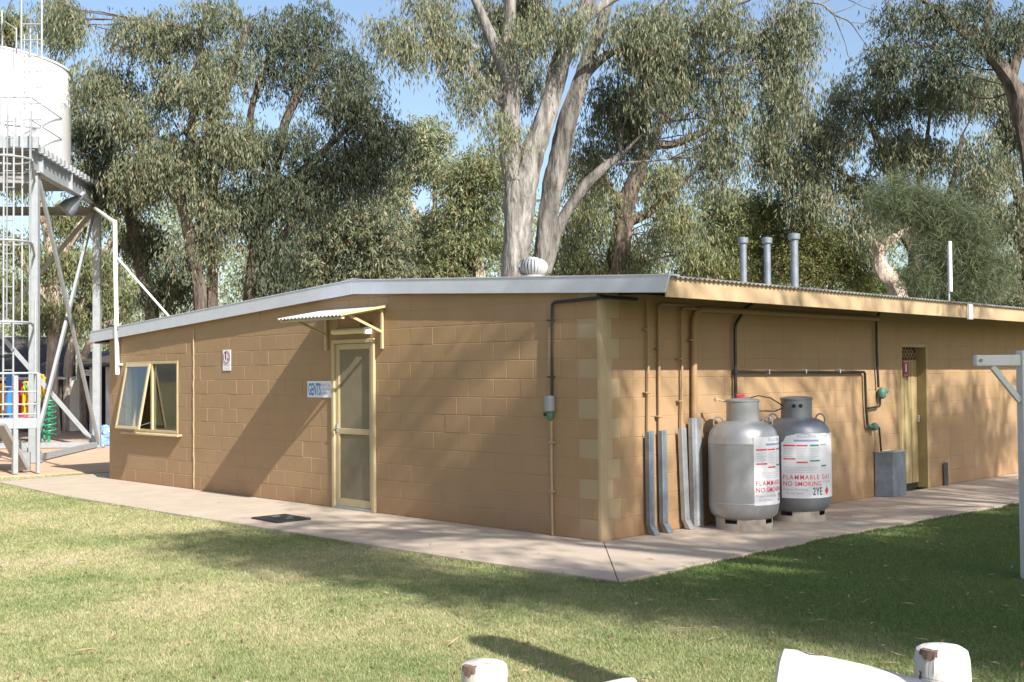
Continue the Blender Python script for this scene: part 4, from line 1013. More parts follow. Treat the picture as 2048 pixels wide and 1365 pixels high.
# ------------------------------------------------------------------ far shed, carport and playground (left)
sh = thing('picnic_shed', 'low open shed with dark patchy roof behind the water tower', 'shed', tuple(ground_at(60, 36)))
ea, eb = ground_at(-260, 33.5), ground_at(152, 36.0); bk = ground_at(152, 42.0)-eb
EZ, RZ = 1.66, 2.98
def roof_plane(name, a_, b_, up, z0, z1, th, m_): 
    return G().prism([V3(a_, z0), V3(b_, z0), V3(b_+up, z1), V3(a_+up, z1)], (0, 0, th)).build(name, m_, sh)
nsh = 9
for k in range(nsh):
    a_ = ea+(eb-ea)*k/nsh; b_ = ea+(eb-ea)*(k+1)/nsh-(eb-ea)*.0015
    o = roof_plane('roof_sheet', a_, b_, bk*.5, EZ, RZ, .03, M['shedroof'])
    roof_plane('roof_sheet', a_+bk, b_+bk, -bk*.5, EZ, RZ, .03, M['shedroof'])
G().beam(V3(ea, EZ-.02), V3(eb, EZ-.02), .09, .08).build('gutter', M['zinc'], sh)
for k in range(6):
    c = ea+(eb-ea)*(k+.15)/5.6+bk*.04; G().prism([V3(c, 0)+np.array([a, b_, 0])*.06 for a, b_ in ((-1,-1),(1,-1),(1,1),(-1,1))], (0,0,EZ-.03)).build('post', M['shedwall'], sh)
G().prism([V3(ea+bk*.9, 0), V3(eb+bk*.9, 0), V3(eb+bk*.93, 0), V3(ea+bk*.93, 0)], (0,0,EZ)).build('rear_wall', M['shedwall'], sh)
wa, wb_ = ground_at(139, 35.2), ground_at(159, 35.4); dd_ = np.array([*FW[:2], 0])*.12
G().prism([V3(wa, .02), V3(wb_, .02), V3(wb_+dd_, .02), V3(wa+dd_, .02)], (0,0,1.56)).build('pale_door', M['cream_wall'], sh, .01)
wc_, wd_ = ground_at(160, 36.6), ground_at(176, 37); 
G().prism([V3(wc_, .25), V3(wd_, .25), V3(wd_+dd_, .25), V3(wc_+dd_, .25)], (0,0,1.3)).build('side_screen', mat('olive_screen', (.30, .29, .20), .8), sh)
cp = thing('carport', 'small dark carport half hidden by the left wall corner', 'carport', tuple(ground_at(205, 33)))
ca_, cb_ = ground_at(158, 34), ground_at(420, 31); ck = ground_at(158, 40)-ca_
G().prism([V3(ca_, 1.95), V3(cb_, 1.95), V3(cb_+ck, 2.5), V3(ca_+ck, 2.5)], (0,0,.04)).build('roof', M['shedroof'], cp)
G().beam(V3(ca_-np.array([0,.1,0]), 2.18), V3(cb_-np.array([0,.1,0]), 1.85), .07, .07).build('bargeboard', M['cream'], cp)
G().prism([V3(ca_+ck*.8, 0), V3(cb_+ck*.8, 0), V3(cb_+ck*.84, 0), V3(ca_+ck*.84, 0)], (0,0,2.2)).build('rear_wall', M['dark'], cp)
for px in (184, 216): q = ground_at(px, 33.9); G().prism([V3(q, 0)+np.array([a, b_, 0])*.05 for a, b_ in ((-1,-1),(1,-1),(1,1),(-1,1))], (0,0,1.95)).build('post', M['white'], cp)
g = G(); tr0, tr1 = at(166, 740, 33.8), at(186, 740, 33.8); za, zb2 = 1.72, 1.86
g.beam(V3(tr0, za), V3(tr1, za), .03, .03).beam(V3(tr0, zb2), V3(tr1, zb2), .03, .03)
for k in range(4):
    c0 = tr0+(tr1-tr0)*k/4; c1 = tr0+(tr1-tr0)*(k+.5)/4; c2 = tr0+(tr1-tr0)*(k+1)/4; g.beam(V3(c0, za), V3(c1, zb2), .02, .02).beam(V3(c1, zb2), V3(c2, za), .02, .02)
g.build('truss', M['white'], cp)
pf = thing('play_frame', 'bright blue yellow and red playground climbing frame beyond the tower', 'playground', tuple(ground_at(40, 29.5)))
DPF = 29.5
for px, d_ in ((18, 29.0), (77, 29.6), (-40, 28.4), (-30, 31), (24, 31.5)):
    q = ground_at(px, d_); G().tube([V3(q, 0), V3(q, 1.78)], .075, 12).build('blue_post', M['pblue'], pf, 0, True)
for (xa, xb, zt) in ((-20, 20, 1.62), (22, 34, 1.72), (80, 88, 1.72), (48, 58, 1.55), (0, 12, 1.5)):
    qa, qb = ground_at(xa, DPF), ground_at(xb, DPF); mid_ = (qa+qb)/2
    G().tube([V3(qa, .95), V3(qa, zt-.15), V3(qa+(qb-qa)*.2, zt), V3(qa+(qb-qa)*.8, zt), V3(qb, zt-.15), V3(qb, .95)], .035, 8).build('yellow_loop', M['pyellow'], pf, 0, True)
for px in (4, 8, 12, 46, 50, 54):
    q = ground_at(px, DPF+.2); G().tube([V3(q, .72), V3(q, 1.42)], .035, 8).build('yellow_bar', M['pyellow'], pf, 0, True)
for px in (37, 43, 52, 26):
    q = ground_at(px, DPF+.5); G().tube([V3(q, .55), V3(q, 1.6)], .05, 8).build('red_bar', M['pred'], pf, 0, True)
qa, qb = ground_at(-30, DPF+.8), ground_at(58, DPF+.8); G().prism([V3(qa, .55), V3(qb, .55), V3(qb+dd_*8, .55), V3(qa+dd_*8, .55)], (0,0,.12)).build('deck', M['dark'], pf)
q = ground_at(50, DPF-.1); G().lathe([(.05, .44), (.17, .5), (.19, .6), (.12, .72), (.02, .75)], (q[0], q[1], 0), 14).build('red_pod', M['pred'], pf, 0, True)
pts = [V3(ground_at(x_, DPF-.2), z_) for x_, z_ in ((46, 1.55), (58, 1.35), (70, 1.05), (80, .8), (86, .6), (90, 0))]
G().tube(pts, .03, 8).build('green_arch', M['pgreen'], pf, 0, True)
G().tube([V3(ground_at(60, DPF-.3), 1.4), V3(ground_at(78, DPF-.3), 1.22), V3(ground_at(100, DPF-.3), 1.05)], .03, 8).build('green_arch', M['pgreen'], pf, 0, True)
sp_ = thing('spiral_climber', 'green spiral climbing pole standing on the sandy ground', 'playground', tuple(ground_at(98, 29.2)))
q = ground_at(98, 29.2)
G().tube([V3(q, 0), V3(q, 1.15)], .035, 8).build('pole', M['pgreen'], sp_, 0, True)
G().tube([(q[0]+.17*math.cos(a_), q[1]+.17*math.sin(a_), .22+.9*a_/37.7) for a_ in np.linspace(0, 37.7, 90)], .018, 6).build('spiral', M['pgreen'], sp_, 0, True)
bq = ground_at(209, 28.5)
bu = thing('bundle', 'crumpled blue and white bundle on the dirt by the left wall', 'bundle', tuple(bq))
g = G(); rs = np.random.default_rng(4); vs = []; n = 18
for i in range(10):
    ph = math.pi/2*i/9
    for j in range(n):
        t_ = 2*math.pi*j/n; r_ = (.34+.07*math.sin(5*t_+i)+rs.normal(0, .025)); vs.append((bq[0]+r_*math.cos(ph)*math.cos(t_), bq[1]+r_*math.cos(ph)*math.sin(t_), .0+.46*math.sin(ph)*(1+rs.normal(0, .06))))
bun = g.add(vs, [(i*n+j, i*n+(j+1) % n, (i+1)*n+(j+1) % n, (i+1)*n+j) for i in range(9) for j in range(n)])
bun.build('cloth', mat('blue_white_cloth', (.16, .28, .72), .7, 0, .3, 4, stain=(1.0, (.75, .76, .8), 7)), bu)
# ------------------------------------------------------------------ trees
def catmull(P, n=6):
    P = np.array(P, float)
    if len(P) < 3: return np.array([P[0]+(P[-1]-P[0])*t for t in np.linspace(0, 1, n+1)])
    Q = np.vstack([2*P[0]-P[1], P, 2*P[-1]-P[-2]]); o = []
    for i in range(1, len(Q)-2):
        for t in np.linspace(0, 1, n, endpoint=False):
            a, b_, c, d = Q[i-1], Q[i], Q[i+1], Q[i+2]
            o.append(.5*((2*b_)+(-a+c)*t+(2*a-5*b_+4*c-d)*t*t+(-a+3*b_-3*c+d)*t**3))
    o.append(P[-1]); return np.array(o)
def unit(v): return v/np.maximum(np.linalg.norm(v, axis=-1, keepdims=True), 1e-9)
LS = .76
def leaves(C, L, W, droop, spread, rg):
    """kite-shaped leaves starting at the points C."""
    n = len(C)
    d = rg.normal(0, 1, (n, 3))*spread; d[:, 2] -= droop; d = unit(d)
    s_ = unit(np.cross(d, rg.normal(0, 1, (n, 3))))
    l = L*LS*rg.uniform(.65, 1.25, (n, 1)); wd = W*LS*rg.uniform(.7, 1.3, (n, 1))
    nrm = np.cross(d, s_)
    V = np.empty((n, 4, 3)); V[:, 0] = C; V[:, 1] = C+d*l*.45+s_*wd*.5; V[:, 2] = C+d*l+nrm*l*.08; V[:, 3] = C+d*l*.45-s_*wd*.5
    return V.reshape(-1, 3), np.arange(n*4).reshape(n, 4)
def foliage(name, centres, radii, count, L, W, m_, parent, rg, droop=1.3, spread=.55, flat=.75, spray=9, slen=.4):
    """sprays of hanging leaves on fine twigs spread through each clump."""
    Vs = []; radii = np.asarray(radii); wts = radii**2; wts = wts/wts.sum(); ns = max(1, count//spray)
    idx = rg.choice(len(centres), ns, p=wts)
    u = unit(rg.normal(0, 1, (ns, 3)))*rg.uniform(0, 1, (ns, 1))**(1/2.4); u[:, 2] *= flat
    st = np.asarray(centres)[idx]+u*radii[idx][:, None]
    dr = rg.normal(0, .75, (ns, 3)); dr += u*.9; dr[:, 2] -= .35*droop; dr = unit(dr)*slen*rg.uniform(.5, 1.3, (ns, 1))
    t_ = rg.uniform(0, 1, (ns, spray, 1))
    P = st[:, None, :]+dr[:, None, :]*t_; P[:, :, 2] -= (t_[:, :, 0]**2)*slen*.3*droop
    P = P.reshape(-1, 3)+rg.normal(0, .03, (ns*spray, 3))
    V, F = leaves(P, L, W, droop, spread, rg)
    sprt = np.repeat(rg.beta(2.2, 2.6, ns), spray); tint = np.clip(sprt+rg.normal(0, .14, len(F)), 0, .94)
    dead = rg.random(len(F)) < .022; tint = np.where(dead, 1.0, tint)
    o = bpy.data.objects.new(name, lines_mesh(name, V, F, m_, tint)); col.objects.link(o)
    o.parent = parent; o.matrix_parent_inverse = pinv(parent); return o
NLEAF = 0
def limb_geo(g, pts, rad, rg, n=9, rough=.08):
    Q = catmull(pts, 5); rr = np.interp(np.linspace(0, len(rad)-1, len(Q)), np.arange(len(rad)), rad)
    k = len(Q); tg = np.gradient(Q, axis=0); tg = unit(tg); a = unit(np.cross(tg[0], (.3, .9, .1))); vs = []
    for i in range(k):
        a = a-tg[i]*np.dot(a, tg[i]); a = a/np.linalg.norm(a); b_ = np.cross(tg[i], a)
        for j in range(n):
            th = 2*math.pi*j/n; r_ = rr[i]*(1+rg.normal(0, rough*.6)+rough*math.sin(3*th+i*.4)); vs.append(Q[i]+r_*(a*math.cos(th)+b_*math.sin(th)))
    fs = [(i*n+j, i*n+(j+1) % n, (i+1)*n+(j+1) % n, (i+1)*n+j) for i in range(k-1) for j in range(n)]
    fs.append(tuple((k-1)*n+j for j in range(n)))
    g.add(vs, fs); return Q
def tree(name, label, base, limbs, clumps, radii, count, leafm, barkm, seed, L=.17, W=.034, droop=1.3, spread=.55, flat=.75, slen=.42, group=None, twig=.030, ntw=1.0, sides=9, leafname='crown', cat='tree', spray=9):
    """limbs: list of (points, radii); twigs run from the nearest lower limb point to each leaf clump."""
    global NLEAF
    rg = np.random.default_rng(seed)
    t_ = thing(name, label, cat, tuple(base), group)
    g = G(); Qs = []
    for pts, rad in limbs: Qs.append(limb_geo(g, pts, rad, rg, sides))
    trunk = g.build('trunk', M[barkm], t_, 0, True)
    allQ = np.vstack(Qs); centres = np.asarray(clumps, float); radii = np.asarray(radii, float)
    gt = G()
    for c, r_ in zip(centres, radii):
        if rg.random() > ntw: continue
        dist = np.linalg.norm(allQ-c, axis=1)+np.maximum(0, allQ[:, 2]-c[2]+.3)*2.0; q = allQ[np.argmin(dist)]
        dl = np.linalg.norm(c-q)
        if dl < .15: continue
        m1 = q+(c-q)*.45+rg.normal(0, .10*dl, 3)+np.array([0, 0, .10*dl]); e = c+rg.normal(0, .2*r_, 3)
        r0 = min(.075, twig*(.5+.28*dl)); gt.tube(list(catmull([q, m1, e], 3)), list(np.linspace(r0, .006, 7)), 5, False)
        for _ in range(2):
            e2 = c+unit(rg.normal(0, 1, 3))*r_*.8; gt.tube([m1, (m1+e2)/2+rg.normal(0, .06*dl, 3), e2], [r0*.55, r0*.35, .004], 4, False)
    if gt.v: gt.build('branches', M[barkm], t_, 0, True)['kind'] = 'stuff'
    if count:
        foliage(leafname, centres, radii, count, L, W, M[leafm], t_, rg, droop, spread, flat, spray, slen); NLEAF += count
    return t_
def crown(ells, D, rg, rsub=(.38, .68), dens=1.0, thick=1.0):
    """leaf clumps spread through crown masses; a mass is (px, py, rx, ry[, distance offset]) as measured from the camera station."""
    C = []; Rr = []
    for e in ells:
        px, py, rx, ry = e[:4]; dd = e[4] if len(e) > 4 else 0.0
        s_ = (D+dd)/F_PX; ex = rsub[0]*.75; a, b_ = max(.2, rx*s_-ex), max(.15, ry*s_-ex*1.15); c = (a+b_)/2*thick; n = max(2, int(dens*1.7*(a*b_*c)**(2/3)/(np.mean(rsub)**2)))
        o = at(px, py, D+dd)
        for _ in range(n):
            u = unit(rg.normal(0, 1, 3))*rg.uniform(.0, 1)**(1/2.6)
            C.append(o+RT*u[0]*a+UP*u[1]*b_+FW*u[2]*c); Rr.append(rg.uniform(*rsub))
    return C, Rr
def limb_px(L_, D):
    """(px, py, radius[, distance offset]) -> 3-D limb."""
    return [at(p[0], p[1], D+(p[3] if len(p) > 3 else 0)) for p in L_], [p[2] for p in L_]
def px_tree(name, label, D, limbs, ells, count, leafm, barkm, seed, group=None, basepx=None, rsub=(.38, .68), dens=.68, thick=1.0, **kw):
    rg = np.random.default_rng(seed+500)
    LL = []
    for i, L_ in enumerate(limbs):
        pts, rad = limb_px(L_, D)
        if i == 0 or (len(L_[0]) > 4):
            b0 = pts[0]; pts = [np.array([b0[0], b0[1], -.1])]+([np.array([b0[0], b0[1], b0[2]*.5])] if b0[2] > 2 else [])+pts; rad = [rad[0]*1.35]+([rad[0]*1.06] if b0[2] > 2 else [])+rad
        LL.append((pts, rad))
    b0 = LL[0][0][0]
    C, Rr = crown(ells, D, rg, rsub, dens, thick)
    C = np.array(C); keep = C[:, 2] > .8; C = C[keep]; Rr = np.array(Rr)[keep]
    return tree(name, label, (b0[0], b0[1], 0), LL, C, Rr, int(count*QF), leafm, barkm, seed, group=group, **kw)
QF = 0.8
BG = 'gum trees behind the toilet block'
# the big forked gum in the middle
px_tree('gum_tree', 'huge forked pale grey gum rising right behind the roof turbine', 24,
    [[(1027, 560, .27), (1034, 470, .275), (1042, 385, .34), (1063, 315, .26), (1085, 250, .22), (1105, 190, .205), (1124, 120, .21), (1150, 55, .17), (1178, 0, .15), (1205, -90, .11)],
     [(1036, 390, .25), (1022, 310, .24), (1020, 235, .21), (1018, 160, .19), (1015, 95, .15), (1020, 40, .13), (1020, -60, .10)],
     [(1018, 210, .15), (985, 185, .12), (960, 158, .10), (935, 132, .085)], [(1012, 150, .15), (985, 80, .12), (955, 10, .09), (920, -60, .06)],
     [(1112, 170, .12), (1122, 120, .14), (1126, 75, .13), (1128, 62, .10)],
     [(960, 100, .07), (900, 80, .05), (840, 95, .04), (800, 130, .03)], [(1150, 55, .12), (1215, 5, .09), (1290, -30, .06)]],
    [(850, 30, 120, 70), (950, 30, 100, 70, 1), (815, 85, 40, 40, -1), (900, 95, 45, 38), (1008, 245, 24, 42, -.9), (1040, 70, 45, 45, -.6), (1160, 40, 45, 50, -.5), (1000, 0, 160, 70, 1.5), (985, 130, 38, 34, 1.5), (760, 45, 40, 45), (1090, 20, 90, 50, 2), (945, 180, 22, 26, -.4), (1040, 160, 30, 50, 2)],
    36000, 'leaf_grey', 'bark', 11, BG, rsub=(.28, .5), dens=.8, L=.18, W=.032, droop=2.0, spread=.5, flat=.9, slen=.42, sides=16)
px_tree('gum_tree', 'leaning gum with twin trunks just right of the big forked gum', 25.5,
    [[(1080, 560, .22), (1090, 480, .22), (1101, 400, .22), (1116, 330, .235), (1132, 250, .22), (1155, 180, .18), (1180, 110, .155), (1205, 40, .13), (1225, -50, .10)],
     [(1090, 545, .14), (1112, 470, .125), (1140, 415, .125), (1175, 365, .115), (1215, 330, .095), (1240, 312, .08)], [(1160, 160, .12), (1215, 110, .09), (1280, 90, .07), (1360, 80, .06), (1440, 60, .045), (1520, 70, .03)], [(1280, 90, .06), (1330, 130, .05), (1400, 150, .04), (1440, 110, .035)], [(1360, 80, .05), (1420, 30, .04), (1500, 0, .03)],
     [(1440, 110, .05), (1530, 60, .035), (1590, 12, .026), (1640, 8, .022), (1668, 30, .018), (1700, 45, .014), (1725, 80, .010), (1750, 108, .006)], [(1640, 8, .016), (1680, -5, .012), (1730, 15, .008), (1755, 22, .005)], [(1668, 30, .014), (1690, 85, .010), (1700, 118, .007), (1735, 132, .004)], [(1700, 45, .009), (1740, 50, .006), (1770, 70, .004)], [(1665, 28, .01), (1700, 15, .007), (1740, -10, .004)]],
    [(1250, 60, 90, 90), (1340, 70, 110, 90), (1430, 60, 110, 90), (1530, 80, 90, 90), (1590, 60, 50, 70), (1230, 190, 50, 60, 1), (1330, 180, 90, 60), (1440, 190, 70, 60), (1540, 180, 60, 60), (1180, 300, 30, 60, 1.5), (1400, 300, 60, 30), (1260, 250, 40, 40, 1)],
    64000, 'leaf', 'bark_shaded', 12, BG, rsub=(.35, .65), dens=.68, L=.19, W=.034, droop=1.8, spread=.5, flat=.9, slen=.6, sides=13)
px_tree('gum_tree', 'dark trunked gum with a hanging crown right of the leaning twin gum', 31,
    [[(1222, 600, .34), (1238, 500, .30), (1250, 420, .26), (1275, 350, .2), (1290, 300, .15)], [(1262, 385, .16), (1300, 300, .13), (1350, 288, .11), (1410, 262, .085), (1470, 225, .05)], [(1300, 300, .11), (1330, 230, .09), (1365, 180, .06)], [(1245, 450, .14), (1300, 425, .11), (1350, 380, .08), (1400, 330, .05)], [(1250, 420, .14), (1210, 360, .1), (1190, 300, .07)]],
    [(1270, 380, 110, 80), (1370, 400, 80, 80), (1180, 390, 60, 80), (1160, 470, 50, 60), (1290, 480, 110, 70), (1390, 480, 70, 60), (1230, 540, 100, 40), (1340, 330, 60, 50), (1150, 545, 60, 30)],
    36000, 'leaf_olive', 'bark_dk', 13, BG, L=.20, W=.038, droop=1.8, slen=.6)
# dark stand on the left, partly with its shade put into the leaf colour
px_tree('gum_tree', 'tall dark gum with straight brown trunk at the left behind the roof', 26,
    [[(400, 620, .15), (392, 540, .145), (375, 450, .135), (362, 390, .12), (380, 280, .11), (398, 150, .09), (402, 40, .07)], [(385, 330, .12), (430, 250, .1), (470, 130, .08), (500, 40, .05)], [(370, 420, .1), (320, 350, .08), (270, 280, .06)], [(425, 620, .13, 1, 1), (424, 500, .12, 1), (428, 380, .10, 1), (420, 250, .1, 1), (410, 100, .07, 1)]],
    [(280, 70, 110, 90), (400, 60, 110, 90), (220, 150, 90, 90), (330, 180, 110, 90), (440, 170, 80, 90), (260, 260, 90, 80), (360, 290, 90, 80), (300, 350, 70, 60), (420, 380, 80, 70), (450, 280, 70, 70), (150, 60, 70, 90), (395, 470, 80, 60)],
    62000, 'leaf', 'bark_dk', 21, BG, dens=.7, L=.18, W=.036, droop=1.6, slen=.5)
px_tree('gum_tree', 'broad dark gum leaning right, left of the sky gap', 27,
    [[(500, 610, .17), (508, 520, .16), (525, 440, .14), (548, 360, .12), (560, 280, .1), (590, 200, .1), (640, 110, .07)], [(525, 450, .15), (580, 380, .12), (640, 310, .09), (700, 250, .06)], [(548, 360, .1), (500, 270, .09), (520, 160, .07), (570, 60, .05)], [(505, 530, .1), (560, 480, .09), (620, 400, .07), (690, 330, .05)]],
    [(540, 70, 90, 80), (640, 60, 80, 70), (700, 120, 45, 60), (580, 170, 90, 80), (670, 210, 80, 70), (720, 200, 40, 60), (520, 260, 80, 70), (610, 290, 90, 60), (690, 310, 60, 45), (775, 280, 42, 38), (540, 370, 90, 60), (620, 400, 70, 50), (480, 440, 80, 60), (560, 480, 90, 60), (520, 560, 80, 40), (640, 350, 60, 50), (725, 335, 35, 30)],
    72000, 'leaf_dk', 'bark_dk', 22, BG, dens=.72, L=.18, W=.036, droop=1.5, slen=.5)
px_tree('gum_tree', 'slim dark forked gum just right of the tower leg', 27.5,
    [[(305, 640, .17), (290, 560, .16), (268, 470, .15), (262, 440, .15), (240, 385, .12), (222, 335, .10), (205, 280, .06)], [(264, 445, .1), (275, 390, .08), (284, 340, .06), (300, 280, .04)]],
    [(215, 330, 50, 60), (250, 380, 50, 40), (310, 480, 60, 60), (330, 560, 60, 50), (290, 330, 50, 40), (200, 270, 50, 40)],
    26000, 'leaf_dk', 'bark_dk', 23, BG, dens=.7, L=.18, W=.036)
# behind the tower
px_tree('gum_tree', 'pale trunked gum seen through the tower legs', 33,
    [[(105, 690, .165), (108, 600, .16), (102, 530, .145), (95, 470, .13), (80, 400, .13), (60, 300, .08)], [(102, 540, .2), (150, 470, .14), (190, 420, .1), (230, 380, .06)], [(108, 610, .16), (60, 540, .12), (20, 480, .08)]],
    [(30, 60, 70, 60), (100, 70, 60, 60), (130, 140, 60, 60), (60, 380, 80, 60), (140, 430, 70, 50), (20, 480, 70, 60), (160, 330, 50, 60), (160, 220, 50, 60), (90, 520, 70, 40), (180, 530, 50, 40), (0, 560, 60, 50), (60, 620, 70, 30)],
    42000, 'leaf_olive', 'bark_pale', 31, BG, dens=.8, L=.22, W=.042)
px_tree('gum_tree', 'leaning pinkish trunk behind the tower braces', 36,
    [[(138, 720, .15), (160, 640, .14), (185, 570, .12), (215, 500, .1), (240, 430, .08)], [(165, 720, .12, 0, 1), (200, 660, .11), (230, 640, .08)]],
    [(250, 480, 50, 50), (200, 560, 60, 50), (240, 600, 50, 40), (200, 420, 50, 50), (160, 620, 60, 30)],
    16000, 'leaf_olive', 'bark_pale', 32, BG, dens=.8, L=.24, W=.045)
# middle distance
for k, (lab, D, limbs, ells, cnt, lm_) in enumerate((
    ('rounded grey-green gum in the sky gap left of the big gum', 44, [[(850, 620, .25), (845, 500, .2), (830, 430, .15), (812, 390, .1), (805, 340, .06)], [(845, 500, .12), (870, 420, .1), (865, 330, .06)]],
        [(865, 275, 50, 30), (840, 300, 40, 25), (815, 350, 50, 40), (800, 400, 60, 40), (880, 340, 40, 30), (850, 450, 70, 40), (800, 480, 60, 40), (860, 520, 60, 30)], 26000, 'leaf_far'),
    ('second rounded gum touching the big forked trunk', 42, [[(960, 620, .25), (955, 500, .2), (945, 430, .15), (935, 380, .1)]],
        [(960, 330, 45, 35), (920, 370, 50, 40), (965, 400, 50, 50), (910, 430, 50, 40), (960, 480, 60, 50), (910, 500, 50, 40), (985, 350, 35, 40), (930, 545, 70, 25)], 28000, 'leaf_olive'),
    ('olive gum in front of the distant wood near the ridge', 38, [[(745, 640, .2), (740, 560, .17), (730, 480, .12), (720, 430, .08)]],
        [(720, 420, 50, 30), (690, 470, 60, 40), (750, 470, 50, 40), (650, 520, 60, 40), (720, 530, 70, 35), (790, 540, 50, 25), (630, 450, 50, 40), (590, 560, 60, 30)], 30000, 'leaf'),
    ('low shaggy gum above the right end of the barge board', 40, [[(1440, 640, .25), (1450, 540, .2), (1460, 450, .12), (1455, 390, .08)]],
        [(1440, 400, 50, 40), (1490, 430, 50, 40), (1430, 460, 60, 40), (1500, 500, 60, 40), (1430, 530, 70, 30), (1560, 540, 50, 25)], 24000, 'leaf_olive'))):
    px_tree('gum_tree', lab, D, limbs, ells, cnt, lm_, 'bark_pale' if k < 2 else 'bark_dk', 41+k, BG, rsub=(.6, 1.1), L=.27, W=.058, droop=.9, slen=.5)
# right side
px_tree('gum_tree', 'spreading grey gum with several thin stems behind the flues', 30,
    [[(1832, 600, .24), (1832, 530, .21), (1826, 460, .17), (1800, 390, .12), (1770, 320, .1), (1740, 250, .06)], [(1832, 510, .12), (1790, 455, .1), (1750, 405, .08), (1690, 350, .06), (1640, 310, .04)], [(1835, 520, .13), (1862, 455, .11), (1885, 420, .09), (1910, 350, .07), (1925, 270, .05)], [(1826, 460, .1), (1835, 390, .08), (1850, 310, .06), (1860, 230, .04)], [(1750, 405, .06), (1715, 430, .05), (1680, 420, .04)]],
    [(1700, 190, 70, 50), (1770, 200, 80, 60), (1850, 190, 80, 55), (1930, 190, 70, 55), (1680, 270, 80, 55), (1760, 290, 80, 50), (1850, 280, 80, 50), (1930, 290, 70, 60), (1620, 330, 70, 50), (1700, 360, 60, 40), (1600, 250, 60, 50), (1555, 330, 40, 40), (1940, 380, 60, 50), (1630, 400, 50, 40), (1545, 265, 34, 40), (1740, 440, 40, 30)],
    54000, 'leaf_grey', 'bark_dk', 51, BG, dens=.62, L=.21, W=.040, droop=1.6, slen=.5)
px_tree('gum_tree', 'gum filling the right edge of the picture under the dark branches', 33,
    [[(2060, 620, .3), (2055, 500, .24), (2040, 400, .16), (2010, 320, .1)], [(2055, 480, .12), (1990, 420, .09), (1950, 380, .06)]],
    [(2000, 250, 60, 60), (2050, 230, 60, 60), (2000, 340, 60, 60), (2060, 330, 60, 60), (1990, 430, 50, 50), (2050, 440, 60, 60), (2030, 530, 60, 50), (1990, 190, 50, 40), (2070, 580, 60, 40)],
    24000, 'leaf', 'bark_dk', 52, BG, L=.22, W=.044, droop=1.6, slen=.5)
px_tree('gum_tree', 'dark limbed gum reaching in at the top right corner', 28,
    [[(2085, 640, .32), (2080, 450, .3), (2060, 290, .27), (2040, 215, .24), (2020, 160, .2), (1965, 95, .15), (1905, 45, .11), (1860, 10, .07), (1800, -30, .04)], [(2020, 160, .15), (2050, 60, .12), (2080, -40, .08)], [(1965, 95, .08), (1880, 90, .05), (1800, 100, .03)], [(2000, 140, .1), (1975, 60, .08), (1985, -30, .05)]],
    [(1800, 30, 55, 50), (1870, 20, 60, 50), (1950, 10, 60, 50), (2030, 20, 50, 60), (1800, 110, 50, 40), (1880, 110, 50, 35), (1770, 130, 35, 35), (1940, 90, 40, 40), (2010, 90, 40, 50), (1900, 150, 50, 20)],
    22000, 'leaf_dk', 'bark_dk', 53, BG, dens=.55, L=.19, W=.038, droop=1.3, slen=.45)
px_tree('gum_tree', 'broken crooked trunk with pale dead limbs behind the fascia', 29,
    [[(1800, 610, .24), (1788, 570, .22), (1768, 545, .2), (1757, 520, .16), (1762, 495, .13), (1785, 478, .1), (1820, 455, .06)], [(1762, 500, .12), (1750, 488, .1), (1735, 482, .06)]],
    [(1745, 470, 25, 20), (1820, 450, 20, 15)], 1500, 'leaf', 'bark_pale', 54, BG, rsub=(.3, .5), L=.2, W=.04)
px_tree('she_oak', 'soft fine needled green she-oak at the right behind the antenna', 23,
    [[(1900, 650, .16), (1895, 560, .13), (1885, 490, .1), (1880, 430, .06), (1870, 380, .03)], [(1890, 520, .06), (1930, 470, .05), (1960, 440, .03)], [(1885, 470, .05), (1830, 420, .04), (1770, 395, .02)]],
    [(1880, 420, 50, 40), (1840, 400, 45, 25), (1790, 390, 40, 18), (1930, 450, 50, 35), (1950, 500, 50, 40), (1890, 510, 60, 50), (1850, 550, 50, 40), (1940, 560, 60, 40), (1900, 590, 80, 30), (1990, 540, 30, 40)],
    60000, 'leaf_needle', 'bark_dk', 61, None, rsub=(.3, .55), dens=.8, L=.30, W=.011, droop=.5, spread=.8, flat=.8, slen=.35)
for k, (lab, D, px, ells, cnt, lm_) in enumerate((
    ('yellowish bottlebrush shrub behind the three flues', 31, 1520, [(1440, 540, 60, 40), (1500, 480, 50, 40), (1540, 450, 50, 40), (1560, 510, 60, 45), (1480, 560, 60, 30), (1530, 420, 35, 25)], 26000, 'leaf_lime'),
    ('purple tinged shrub right of the flues', 30, 1660, [(1620, 470, 40, 35), (1660, 500, 60, 40), (1700, 530, 50, 40), (1640, 550, 60, 30), (1720, 570, 50, 25), (1600, 520, 40, 40)], 24000, 'leaf_lime'),
    ('bright lime green bush low behind the fascia', 34, 1790, [(1770, 560, 40, 30), (1810, 575, 45, 25), (1760, 590, 40, 20), (1830, 560, 30, 25)], 10000, 'leaf_bright'),
    ('grey shrub beneath the antenna at the right roof end', 32, 2000, [(1990, 590, 50, 30), (2040, 600, 50, 30), (1960, 600, 50, 20)], 10000, 'leaf'))):
    px_tree('shrub', lab, D, [[(px, 640, .09), (px, 580, .07), (px+8, 540, .05)], [(px, 600, .05), (px-30, 540, .03)]], ells, cnt, lm_, 'bark_dk', 71+k, 'shrubs behind the roof', rsub=(.4, .7), L=.15, W=.034, droop=.6, spread=.8, slen=.35, cat='shrub')
